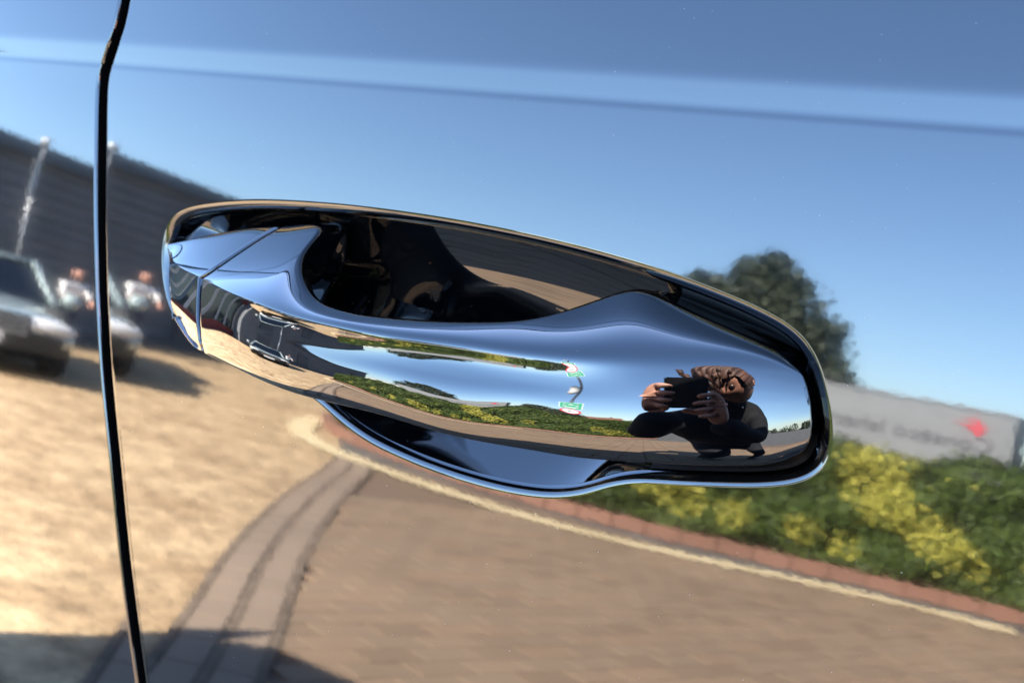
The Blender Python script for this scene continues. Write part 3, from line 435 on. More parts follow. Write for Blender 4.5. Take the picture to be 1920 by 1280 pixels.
for _ in range(46):
    i, j = rnd.randrange(len(cr)), rnd.randrange(3, 20)
    if cr[i, j][2] > .965: continue
    di, dj = rnd.randrange(-22, 22), rnd.randrange(2, 9); i2, j2 = (i+di) % len(cr), min(38, j+dj); a, b_ = Vector(cr[i, j]), Vector(cr[i2, j2]); nn = Vector(cn[i, j]); t_ = (b_-a).cross(nn).normalized()*.000035; k = len(V)
    mid = Vector(cr[(i+di//2) % len(cr), min(38, j+dj//2)]); V.extend([a+nn*.00004-t_, a+nn*.00004+t_, mid+nn*.00005+t_, mid+nn*.00005-t_, b_+nn*.00004]); Fq.extend([(k, k+1, k+2), (k, k+2, k+3), (k+3, k+2, k+4)])
ds = pyobj('dust', V, Fq, M['dust'], fd); ds['kind'] = 'stuff'

# ------------------------------------------------------------------ ground
M['asphalt'] = simple('asphalt', (.10, .098, .095), .9, .2, var=.25, scale=3, bump=.003, bscale=90)
M['tan'] = simple('buff_surface', (.30, .20, .11), .9, .2, scale=2.2, two=(.48, .345, .20), bump=.012, bscale=22)
def add_layer(mat, s1, lo, hi):
    nt = mat.node_tree; b = nt.nodes["Principled BSDF"]; src = b.inputs['Base Color'].links[0].from_socket
    tc = nt.nodes.new('ShaderNodeTexCoord'); n = nt.nodes.new('ShaderNodeTexNoise'); n.inputs['Scale'].default_value = s1; n.inputs['Detail'].default_value = 3
    nt.links.new(tc.outputs['Object'], n.inputs['Vector']); mr = nt.nodes.new('ShaderNodeMapRange'); mr.inputs[1].default_value = .3; mr.inputs[2].default_value = .7; mr.inputs[3].default_value = lo; mr.inputs[4].default_value = hi
    nt.links.new(n.outputs['Fac'], mr.inputs[0]); mx = nt.nodes.new('ShaderNodeMix'); mx.data_type = 'RGBA'; mx.blend_type = 'MULTIPLY'; mx.inputs[0].default_value = 1
    nt.links.new(src, mx.inputs[6]); nt.links.new(mr.outputs[0], mx.inputs[7]); nt.links.new(mx.outputs[2], b.inputs['Base Color'])
add_layer(M['tan'], 9, .60, 1.35); add_layer(M['tan'], 40, .8, 1.2)
M['joint'] = simple('joint_sand', (.165, .115, .082), .95, .1)
M['cream'] = simple('cream_paint', (.52, .40, .22), .8, .3, scale=9, two=(.70, .57, .35))
M['paver'] = brickmat('paver', (.185, .122, .074), (.22, .152, .096), (.235, .152, .092))
M['band'] = brickmat('band_brick', (.225, .162, .112), (.245, .178, .125), (.235, .168, .118))
M['redbrick'] = brickmat('red_brick', (.21, .10, .065), (.24, .12, .08), (.225, .11, .075))
tag(pyobj('ground', [(-1500, -1500, -.004), (1500, -1500, -.004), (1500, 1500, -.004), (-1500, 1500, -.004)], [(0, 1, 2, 3)], M['asphalt']), kind='structure')
A1 = [Vector(p) for p in ((-1.35, -.95), (-1.76, -1.54), (-2.36, -2.35), (-3.16, -3.53), (-4.05, -4.94), (-4.55, -5.65))]
poly = [(4, 3), (-1.2, -.7)]+[tuple(p) for p in A1]+[(-5.6, -6.9), (-6.3, -8.6), (-8, -13), (-12, -22), (-26, -46), (-40, -46), (-40, 16), (4, 16)]
bm = bmesh.new(); f = bm.faces.new([bm.verts.new((*p, .001)) for p in poly]); bmesh.ops.recalc_face_normals(bm, faces=[f]); bmesh.ops.triangulate(bm, faces=[f])
tag(bmobj('driveway', bm, M['tan']), kind='structure')
# brick paving: two border courses along the edge of the drive, then the field
pav = tag(pyobj('paving', [(-1.3, -.9, .0), (-1.3, -.3, 0), (4, -.3, 0), (4, -6.3, .0), (-2.2, -5.7, .0), (-4.6, -5.7, 0)], [(0, 1, 2, 3, 4, 5)], M['joint']), kind='structure')
bb = {}
def brick_mesh(key, l, w, h, mat):
    if key not in bb:
        bm = bmesh.new(); box(bm, (0, 0, h/2), (l, w, h)); bmesh.ops.bevel(bm, geom=[e for e in bm.edges if all(v.co.z > h*.9 for v in e.verts)], offset=.0025, segments=1, affect='EDGES')
        me = bpy.data.meshes.new(key); bm.to_mesh(me); bm.free(); me.materials.append(mat); bb[key] = me
    return bb[key]
def put_brick(me, x, y, rz, parent, z=0.0):
    o = bpy.data.objects.new('brick', me); o.location = (x, y, z); o.rotation_euler = (rnd.gauss(0, .008), rnd.gauss(0, .008), rz+rnd.gauss(0, .006)); COL.objects.link(o); o.parent = parent
def along(path, step):
    P = catmull(np.array([tuple(p) for p in path]), 600); d = np.r_[0, np.cumsum(np.linalg.norm(np.diff(P, axis=0), axis=1))]
    for s in np.arange(step/2, d[-1], step):
        x, y = np.interp(s, d, P[:, 0]), np.interp(s, d, P[:, 1]); x2, y2 = np.interp(s+.01, d, P[:, 0]), np.interp(s+.01, d, P[:, 1]); yield x, y, atan2(y2-y, x2-x)
def offset(path, o):
    P = np.array([tuple(p) for p in path]); t = np.gradient(P, axis=0); t /= np.linalg.norm(t, axis=1, keepdims=True); return P+np.stack([-t[:, 1], t[:, 0]], 1)*o
M['channel'] = simple('dark_joint', (.155, .118, .088), .95, .1, var=.3, scale=9)
for off_, hw_ in ((-.005, .010), (.125, .009), (.250, .009)):
    a_ = catmull(offset(A1, off_-hw_*1.3), 60); b__ = catmull(offset(A1, off_+hw_*1.3), 60); G = np.stack([np.c_[a_, np.full(60, .0172)], np.c_[b__, np.full(60, .0172)]], 1)
    tag(mesh_obj('edging_strip', npmesh('edging_strip', G.reshape(-1, 3), grid_quads(60, 2), M['channel'])), kind='structure')
m1 = brick_mesh('band_brick', .196, .098, .012, M['band'])
for off in (.060, .188):
    for x, y, a in along(offset(A1, off), .201): put_brick(m1, x, y, a, pav, .004)
# cream line and kerb paths (x, y)
LINE = [(-6.2, -8.3), (-6.15, -7.3), (-5.75, -6.6), (-5.2, -5.95), (-4.6, -5.55), (-3.8, -5.3), (-2.8, -5.15), (-2.1, -5.3), (-1.27, -5.72), (-.75, -5.92), (-.15, -6.0)]
KERB = [(-7.2, -10.6), (-6.9, -9.2), (-6.5, -8.0), (-5.9, -7.05), (-5.1, -6.4), (-4.1, -6.0), (-3.0, -5.85), (-2.1, -6.0), (-1.37, -6.22), (-.6, -6.45), (.3, -6.52), (1.2, -6.5), (2.0, -6.55), (2.45, -6.85), (2.65, -7.5), (2.7, -9)]
Lp = catmull(np.array(LINE), 160); wv = np.array([.105+.008*sin(k*.37)+.010*rnd.random() for k in range(160)]); t = np.gradient(Lp, axis=0); t /= np.linalg.norm(t, axis=1, keepdims=True); nn = np.stack([-t[:, 1], t[:, 0]], 1)
A_ = Lp+nn*wv[:, None]; B_ = Lp-nn*wv[:, None]
G = np.stack([np.c_[A_, np.full(160, .021)], np.c_[B_, np.full(160, .021)]], 1)
tag(mesh_obj('painted_line', npmesh('painted_line', G.reshape(-1, 3), grid_quads(160, 2), M['cream'])), kind='structure')
urow = Vector((.30, -.954)).normalized(); vrow = Vector((.954, .30)).normalized()
P3 = offset(A1, .27); LB = catmull(np.array(LINE), 80)
def xedge(y): return np.interp(-y, -P3[:, 1], P3[:, 0])
def yline(x): return np.interp(x, LB[:, 0], LB[:, 1]) if x < -.2 else -6.1
cand = []
for a in range(-40, 60):
    for b_ in range(0, 45):
        c = vrow*(a*.1045)+urow*(b_*.2045+(.102 if a % 2 else 0)); x, y = c.x, c.y
        if y > -.45 or x > 3.2 or y < -6.2: continue
        if x < xedge(y)-.045 or y < yline(x)-.05: continue
        cand.append((x, y))
def seen(p):
    x, y = p; r = math.hypot(x, y); az = math.degrees(atan2(-x, -y)); return r+(0 if -4 < az < 46 and r > 1.6 else 20)
cand.sort(key=seen)
m2 = brick_mesh('paver', .202, .102, .012, M['paver']); rzb = atan2(urow.y, urow.x)
nb_used = sum(1 for o in pav.children)
for x, y in cand[:295-nb_used]: put_brick(m2, x, y, rzb, pav)
V, Fq = [], []
vs = [tuple(v.co) for v in m2.vertices]; fs = [tuple(p.vertices) for p in m2.polygons]
for x, y in cand[295-nb_used:]:
    k = len(V); ang_ = rzb+rnd.gauss(0, .006); dz = rnd.gauss(0, .0008); c_, s_ = cos(ang_), sin(ang_); V += [(x+c_*a-s_*b_, y+s_*a+c_*b_, z+dz) for a, b_, z in vs]; Fq += [tuple(q+k for q in f) for f in fs]
pr = pyobj('brick', V, Fq, M['paver'], pav); pr['kind'] = 'stuff'
# kerb of upright red bricks
Kp = catmull(np.array(KERB), 200); G = np.stack([np.c_[Kp+0, np.full(200, 0)], np.c_[Kp+0, np.full(200, .13)], np.c_[Kp+(offset(KERB, -.2)[0]*0), np.full(200, .13)]], 1)
kt = np.gradient(Kp, axis=0); kt /= np.linalg.norm(kt, axis=1, keepdims=True); kn = np.stack([-kt[:, 1], kt[:, 0]], 1)
# outward = towards the car (+y side)
sg = 1 if kn[100, 1] > 0 else -1; kn *= sg
prof = [(-.012, 0), (-.012, .088), (-.10, .088), (-.10, .0)]
G = np.stack([np.c_[Kp+kn*o, np.full(200, z)] for o, z in prof], 1)
kerb = tag(mesh_obj('kerb', npmesh('kerb', G.reshape(-1, 3), grid_quads(200, 4), M['joint'], smooth=False)), kind='structure')
bm = bmesh.new(); box(bm, (0, 0, 0), (.219, .105, .100), bev=.006); me = bpy.data.meshes.new('kerb_brick'); bm.to_mesh(me); bm.free(); me.materials.append(M['redbrick'])
for x, y, a in along(KERB, .222):
    o = bpy.data.objects.new('brick', me); o.location = (x, y-.03, .050); o.rotation_euler = (rnd.gauss(0, .02), rnd.gauss(0, .02), a+rnd.gauss(0, .02)); COL.objects.link(o); o.parent = kerb
# planting bed behind the kerb
M['soil'] = simple('soil', (.06, .045, .03), .95, .1, var=.4, scale=6)
# ------------------------------------------------------------------ foliage
def leafmat(name, c1, c2):
    m, nt, b = new_mat(name); b.inputs['Roughness'].default_value = .55; g = nt.nodes.new('ShaderNodeNewGeometry'); r = nt.nodes.new('ShaderNodeValToRGB')
    r.color_ramp.elements[0].color = (*c1, 1); r.color_ramp.elements[1].color = (*c2, 1); nt.links.new(g.outputs['Random Per Island'], r.inputs[0]); nt.links.new(r.outputs[0], b.inputs['Base Color'])
    b.inputs['Specular IOR Level'].default_value = .3; return m
M['leaf'] = leafmat('hedge_leaf', (.018, .035, .006), (.085, .125, .022)); M['gold'] = leafmat('golden_leaf', (.17, .18, .022), (.56, .50, .09))
M['treeleaf'] = leafmat('tree_leaf', (.018, .027, .016), (.052, .064, .034)); M['core'] = simple('twigs', (.012, .016, .006), .9, .1, var=.5, scale=4); M['bark'] = simple('bark', (.08, .06, .045), .9, .1)
rng = np.random.default_rng(5)
def leaves(name, C, size, mat, parent, out=None, jit=.6, asp=.55):
    n_ = len(C); d = rng.normal(size=(n_, 3)); 
    if out is not None: d = out+d*jit
    d /= np.linalg.norm(d, axis=1, keepdims=True); r = rng.normal(size=(n_, 3)); t1 = np.cross(d, r); t1 /= np.linalg.norm(t1, axis=1, keepdims=True); t2 = np.cross(d, t1)
    s = size*rng.uniform(.6, 1.35, (n_, 1)); a = t1*s; b_ = t2*s*asp
    V = np.stack([C-a, C-b_*1.0+d*s*.1, C+a, C+b_+d*s*.1], 1).reshape(-1, 3)
    return mesh_obj(name, npmesh(name, V, np.arange(len(V)).reshape(-1, 4), mat, smooth=False), parent)
HP = catmull(offset(KERB, -.18*1)[1:-1] if sg > 0 else offset(KERB, .18)[1:-1], 300)
def hedge_pts(n_, gold=None):
    i = rng.integers(0, 300, n_); p = HP[i]+rng.normal(size=(n_, 2))*.02; k = -kn[np.clip((i*200//300), 0, 199)]
    u_ = rng.uniform(0, 2.2, n_); H_ = 1.00+.05*np.sin(i*.16)+.03*np.sin(i*.41+1)
    face = u_ < 1.15; lump = .05*np.sin(i*.55+u_*7)+.05*np.sin(i*.23-u_*11)
    z = np.where(face, .10+(H_-.10)*u_/1.15, H_+lump*.6); back = np.where(face, .03+.10*np.clip(u_/1.15, 0, 1)**3, .12+(u_-1.15)*1.0)+lump*face
    back = back+np.abs(rng.normal(size=n_))*.03*np.where(rng.random(n_) < .5, 1, -1)
    C = np.c_[p+k*back[:, None], z+rng.normal(size=n_)*.03]; o = np.where(face[:, None], np.c_[-k, np.full(n_, .25)], np.array([[0, 0, 1.]])); return C, o, i
hedge = empty('hedge', (-1, -7, 0), 0, 'clipped green hedge with golden patches behind the red brick kerb', 'hedge')
def rel(o, r):
    o.matrix_parent_inverse = r.matrix_basis.inverted() if False else Matrix.Translation(-r.location); return o
C, O, I_ = hedge_pts(120000)
# golden-leaved patches: hand placed along the face (path fraction, height, radius)
zx = C[:, 0]; zz_ = C[:, 2]
patch = [(-1.12, .98, .20), (-1.10, .80, .20), (-1.0, .62, .17), (-.84, .54, .14), (-.72, .45, .14), (-.58, .38, .11), (-.45, .30, .09), (-1.45, .30, .10), (-1.2, .26, .10), (-2.35, .40, .15), (-2.15, .33, .13), (-1.85, .31, .11), (-3.4, .5, .12), (-2.9, .34, .11), (-.1, .40, .10), (1.2, .5, .16), (1.5, .35, .18), (1.8, .3, .14), (-4.3, .45, .12), (2.2, .5, .12)]
gm = np.zeros(len(C), bool)
for x, z, r in patch: gm |= (((zx-x)/1.0)**2+(zz_-z)**2 < (r*.85*(1+.5*rng.random(len(C))))**2) & (rng.random(len(C)) < .62)
gm |= rng.random(len(C)) < .006
rel(leaves('foliage', C[~gm], .020, M['leaf'], hedge, O[~gm]), hedge); rel(leaves('golden_foliage', C[gm]+O[gm]*np.array([1, 1, .2])*.02, .018, M['gold'], hedge, O[gm]), hedge)
k = -kn[np.clip(np.arange(300)*200//300, 0, 199)]; rows = []
for bo, z in ((.10, .04), (.08, .5), (.12, .90), (.25, .95), (1.1, .95), (1.2, .04)): rows.append(np.c_[HP+k*bo, np.full(300, z)])
rel(mesh_obj('branches', npmesh('branches', np.stack(rows, 1).reshape(-1, 3), grid_quads(300, 6), M['core']), hedge), hedge)
def tree(label, x, y, h, r, trunk_h, seed, nl=5200, lsize=.32, group='trees beyond the hedge', blobs=None, mat='treeleaf'):
    R = np.random.default_rng(seed); t = empty('tree', (x, y, 0), 0, label, 'tree', group)
    bm = bmesh.new(); cyl(bm, (0, 0, 0), (0, 0, h*.55), r*.09, r*.04, 10)
    for q in range(6):
        a = q*1.05; cyl(bm, (0, 0, trunk_h+q*h*.04), (cos(a)*r*.6, sin(a)*r*.6, trunk_h+h*.25+q*h*.05), r*.035, r*.012, 6)
    bmobj('trunk', bm, M['bark'], t)
    if blobs is None:
        blobs = []
        for q in range(26):
            zf = R.random(); rr = r*(1-.55*zf**1.6); a = R.random()*2*pi; q_ = R.random()**.5*rr*.75
            blobs.append((cos(a)*q_, sin(a)*q_, trunk_h+(h-trunk_h-r*.2)*zf, r*R.uniform(.22, .42)))
    Cs, Os = [], []
    for bx, by, bz, br in blobs:
        m_ = int(nl/len(blobs)); d = R.normal(size=(m_, 3)); d /= np.linalg.norm(d, axis=1, keepdims=True); q = np.where(R.random((m_, 1)) < .25, R.uniform(.95, 1.35, (m_, 1)), R.uniform(.55, 1.06, (m_, 1)))*(1+.15*np.sin(d[:, :1]*5+bz))
        Cs.append(np.array([bx, by, bz])+d*q*br); Os.append(d)
    leaves('crown', np.vstack(Cs), lsize, M[mat], t, np.vstack(Os), 1.0, .7); return t
# trees seen over the buildings
blob = [(0, 0, 15, 1.9), (-1.2, 0, 13.4, 2.3), (1.6, 0, 13.2, 2.2), (3.0, 0, 11.6, 2.4), (-3.2, 1, 11.8, 2.3), (-4.6, 0, 13.0, 1.5), (0, 0, 11, 3.0), (4.6, 0, 9.8, 2.2), (-5.4, 0, 9.8, 2.5), (2.2, 1, 8.6, 3.0), (5.9, 0, 8.0, 1.9), (-2, 0, 8, 3.2), (6.9, 0, 6.4, 1.9), (-6.6, 0, 7, 2.6), (4, 0, 6, 2.6), (7.6, 0, 5.0, 1.6), (0, 0, 5.4, 3), (-9, 0, 7.6, 2.0), (-8.5, 0, 5, 2.4)]
blob = [(a_*.88, b_, c_, d_*.98) for a_, b_, c_, d_ in blob]+[(.3, 0, 16.4, .8), (-1.8, 0, 15.3, .9), (2.4, 0, 14.4, .9), (5.2, 0, 10.9, .9), (-5.4, 0, 13.6, .8)]
tree('tall dark tree rising behind the pale building with the sign', -24.5, -76, 17, 7, 3, 3, 12000, .30, blobs=blob)
tree('bushy dark tree to the right of the pale building', .6, -66, 5.6, 4.6, 1, 4, 5000, .3)
tree('low dark tree beyond the hedge, left of the sign post', 4.5, -58, 5.2, 3.6, 1, 5, 4000, .28)
tree('round tree beyond the road behind the parked cars', 24, -52, 6.5, 4.5, 1.5, 6, 4000, .32)
tree('wide tree at the far end of the road', 36, -50, 7, 5, 1.5, 8, 4000, .32)
# far wood as one mass
Cw = []
Rw = np.random.default_rng(11)
for q in range(220):
    az = Rw.uniform(-80, 12); d = 150+Rw.uniform(-8, 8); Cw.append((-sin(radians(az))*d, -cos(radians(az))*d, Rw.uniform(0, 3.5), Rw.uniform(2, 3.6)))
P = np.vstack([np.array(c[:3])+(lambda d: d/np.linalg.norm(d, axis=1, keepdims=True))(Rw.normal(size=(60, 3)))*c[3] for c in Cw]); P = P[P[:, 2] > 0]
tag(leaves('far_wood', P, .8, M['treeleaf'], None), kind='stuff')

# ------------------------------------------------------------------ buildings
M['clad'] = simple('grey_cladding', (.115, .122, .135), .6, .3, var=.12, scale=1.5)
M['pale'] = simple('pale_render', (.205, .21, .215), .8, .2, var=.06, scale=.6); M['green'] = simple('dark_green', (.012, .035, .028), .35, .5)
M['white'] = simple('white_paint', (.75, .75, .74), .5, .4); M['maroon'] = simple('maroon_brick', (.13, .025, .02), .7, .3, var=.2, scale=12)
M['dkglass'] = simple('window_glass', (.02, .028, .032), .05, .6); M['roof'] = simple('brown_roof', (.17, .09, .06), .85, .2, var=.2, scale=3)
M['red'] = simple('red_vinyl', (.55, .06, .08), .6, .2); M['ink'] = simple('black_vinyl', (.09, .09, .10), .6, .2)
M['metal0'] = simple('door_metal', (.055, .06, .07), .5, .4)
wh = empty('warehouse', (-13, -13.4, 0), 0, 'long dark grey clad warehouse at the far side of the drive', 'warehouse')
boxobj('wall', (-3, 0, 1.53), (5.9, 15.2, 3.06), M['clad'], wh)
for k in range(14): boxobj('cladding_panel', (.02+.02*(k % 2), 0, .32+k*.2), (.06, 15.25, .185), M['clad'], wh)
boxobj('plinth', (.05, 0, .11), (.2, 15.3, .22), M['metal0'], wh)
for y in (-5.5, 1.5, 5.5): boxobj('door', (.10, y, 1.05), (.06, 1.1, 2.1), M['metal0'], wh)
boxobj('roof', (-3, 0, 3.13), (6.3, 15.6, .14), M['clad'], wh); boxobj('gutter', (.14, 0, 3.0), (.14, 15.5, .12), M['metal0'], wh)
boxobj('flue', (-2, 5.0, 3.3), (.3, .3, .3), M['metal0'], wh)
shop = empty('shop', (-15, .2, 0), 0, 'shop front with dark green panels, pale pillars and maroon plinth', 'shop')
boxobj('wall', (-3, 0, 2.3), (5.8, 12, 4.6), M['green'], shop)
boxobj('plinth', (.05, 0, .35), (.3, 12.1, .7), M['maroon'], shop)
for y in np.linspace(-5.9, 5.9, 9): boxobj('pillar', (.06, float(y), 2.4), (.22, .26, 4.4), M['pale'], shop)
for k, y in enumerate(np.linspace(-5.16, 5.16, 8)):
    p = boxobj('window', (.0, float(y), 2.0), (.10, 1.15, 2.4), M['dkglass'], shop)
    for s in (-.6, .6): boxobj('frame', (.04, float(y)+s, 2.0), (.08, .05, 2.4), M['white'], p)
    if k % 2 == 0: boxobj('panel', (.03, float(y), 3.6), (.10, 1.2, .6), M['maroon'] if k % 4 else M['white'], shop)
sb = empty('sign_building', (-16, -62, 0), 0, 'pale grey flat roofed building with black lettering and a red emblem', 'building')
boxobj('wall', (0, -4, 2.7), (22, 8, 5.4), M['pale'], sb); boxobj('parapet', (0, -4, 5.5), (22.2, 8.2, .18), M['pale'], sb)
def text(body, size, mat, parent, loc, rot, name='lettering', extr=.01, align='LEFT', sx=1):
    cu = bpy.data.curves.new(name, 'FONT'); cu.body = body; cu.size = size; cu.extrude = extr; cu.align_x = align; cu.offset = .0
    o = bpy.data.objects.new(name, cu); COL.objects.link(o); bpy.context.view_layer.update(); me = bpy.data.meshes.new_from_object(o.evaluated_get(bpy.context.evaluated_depsgraph_get())); bpy.data.objects.remove(o)
    me.materials.clear(); o = mesh_obj(name, me, parent, mat); o.location = loc; o.rotation_euler = rot; o.scale = (sx, 1, 1); o['kind'] = 'stuff'; return o
text('Conseco Isherwill', 1.35, M['ink'], sb, (10.1, .06, 2.75), (radians(90), 0, pi), sx=1.08)
# red emblem: a swallow-like dart with streaks
Ve, Fe = [], []
for k, (dy, l, w_) in enumerate(((.0, 1.9, .17), (.30, 1.25, .17), (-.26, 1.15, .16), (.52, .7, .12), (-.48, .6, .12))):
    b0 = len(Ve); Ve += [(0-abs(dy)*.5, .0, dy+w_), (-l, 0, dy*1.25+.25), (0-abs(dy)*.5, 0, dy-w_), (.28-abs(dy)*.8, 0, dy*.7)]; Fe.append((b0, b0+1, b0+2, b0+3))
bm = bmesh.new()
for f_ in Fe:
    g_ = bmesh.ops.extrude_face_region(bm, geom=[bm.faces.new([bm.verts.new(Ve[q]) for q in f_])]); bmesh.ops.translate(bm, verts=[v for v in g_['geom'] if isinstance(v, bmesh.types.BMVert)], vec=(0, .04, 0))
em = bmobj('emblem', bm, M['red'], sb); em['kind'] = 'stuff'; em.location = (9.4, .03, 4.25); em.scale = (.8, 1, .9)
shed = empty('white_shed', (-33, -66, 0), 0, 'long low white building left of the pale sign building', 'building')
boxobj('wall', (0, 0, 1.5), (14, 5, 3.0), M['white'], shed); boxobj('roof', (0, 0, 3.1), (14.4, 5.4, .2), M['pale'], shed)
def house(label, x, y, w_, h, rz):
    hs = empty('house', (x, y, 0), rz, label, 'house', 'houses far beyond the hedge'); boxobj('wall', (0, 0, h/2), (w_, 6, h), M['maroon'] if w_ > 12 else M['pale'], hs)
    bm = bmesh.new(); vs_ = [bm.verts.new(v) for v in ((-w_/2-.3, -3.4, h), (w_/2+.3, -3.4, h), (w_/2+.3, 3.4, h), (-w_/2-.3, 3.4, h), (-w_/2, 0, h+1.9), (w_/2, 0, h+1.9))]
    for f_ in ((0, 1, 5, 4), (2, 3, 4, 5), (1, 2, 5), (3, 0, 4), (3, 2, 1, 0)): bm.faces.new([vs_[q] for q in f_])
    bmobj('roof', bm, M['roof'], hs); boxobj('chimney', (w_*.3, 0, h+1.9), (.7, .7, 1.2), M['maroon'], hs)
    for q in range(4): boxobj('window', (-w_/2+w_*(q+.5)/4, 3.03, h*.55), (1.2, .1, 1.2), M['dkglass'], hs)
house('brown roofed brick house at the end of the hedge', 14, -88, 14, 3.0, .15)
house('pale house with a brown roof behind the parked cars', 28, -70, 10, 3.2, -.3)

# ------------------------------------------------------------------ street furniture
M['metal'] = simple('dark_metal', (.03, .03, .032), .4, .5); M['galv'] = simple('galvanised', (.4, .41, .42), .4, .5, metal=.6); M['sgreen'] = simple('sign_green', (.01, .30, .16), .5, .4)
M['lens'] = simple('lamp_lens', (.6, .6, .6), .1, .6)
post = empty('lamp_post', (1.30, -14.0, 0), 0, 'dark lamp post with lantern, green sign and round red ringed sign', 'lamp post')
bm = bmesh.new(); cyl(bm, (0, 0, 0), (0, 0, 5.5), .07, .05, 14); cyl(bm, (0, 0, 0), (0, 0, .8), .10, .10, 14); bmobj('pole', bm, M['metal'], post, True)
bm = bmesh.new(); bmesh.ops.create_uvsphere(bm, u_segments=20, v_segments=12, radius=.26); bmesh.ops.scale(bm, vec=(.8, 1, 1.2), verts=bm.verts); bmesh.ops.translate(bm, vec=(-.22, .05, 5.38), verts=bm.verts); bmobj('lantern', bm, M['lens'], post, True)
bm = bmesh.new(); cyl(bm, (-.22, .05, 5.58), (-.22, .05, 5.78), .24, .10, 16); cyl(bm, (0, 0, 5.45), (-.2, .05, 5.68), .03, .03); bmobj('lantern_cap', bm, M['metal'], post, True)
sgn = boxobj('green_sign', (0, .09, 2.95), (.82, .03, 1.0), M['white'], post); boxobj('sign_face', (0, .108, 2.95), (.76, .01, .94), M['sgreen'], sgn)
bm = bmesh.new()
for (x, z, s) in ((0, .12, 1.2), (-.2, .30, .7), (.2, .30, .7), (-.22, .0, .8), (.22, -.02, .8)):
    box(bm, (x, .12, 2.95+z), (.16*s, .012, .07*s)); box(bm, (x, .12, 2.95+z+.045*s), (.09*s, .012, .05*s))
bmobj('car_symbols', bm, M['white'], sgn)['kind'] = 'stuff'
bm = bmesh.new(); box(bm, (0, .12, 2.95-.24), (.58, .012, .05)); box(bm, (0, .12, 2.95-.34), (.40, .012, .05)); bmobj('text_lines', bm, M['white'], sgn)['kind'] = 'stuff'
bm = bmesh.new(); cyl(bm, (0, .075, 2.02), (0, .105, 2.02), .40, .40, 40); rs = bmobj('round_sign', bm, M['red'], post)
bm = bmesh.new(); cyl(bm, (0, .106, 2.02), (0, .116, 2.02), .30, .30, 40); bmobj('sign_face', bm, M['white'], rs)
bm = bmesh.new(); box(bm, (-.03, .123, 2.04), (.20, .012, .11)); box(bm, (.10, .123, 2.02), (.07, .012, .07)); box(bm, (-.08, .123, 1.97), (.05, .012, .04)); box(bm, (.09, .123, 1.97), (.05, .012, .04)); bmobj('lorry_symbol', bm, M['ink'], rs)['kind'] = 'stuff'
lp = empty('lamp_post', (-11.6, -8.35, 0), 0, 'slim pale lamp post with a round head before the grey warehouse', 'lamp post')
bm = bmesh.new(); cyl(bm, (0, 0, 0), (0, 0, 2.95), .028, .018); bmobj('pole', bm, M['galv'], lp, True)
bm = bmesh.new(); bmesh.ops.create_uvsphere(bm, u_segments=16, v_segments=10, radius=.08); bmesh.ops.translate(bm, vec=(0, 0, 3.05), verts=bm.verts); bmobj('globe', bm, M['galv'], lp, True)
boxobj('banner', (.02, .05, 2.45), (.02, .06, .6), M['galv'], lp)

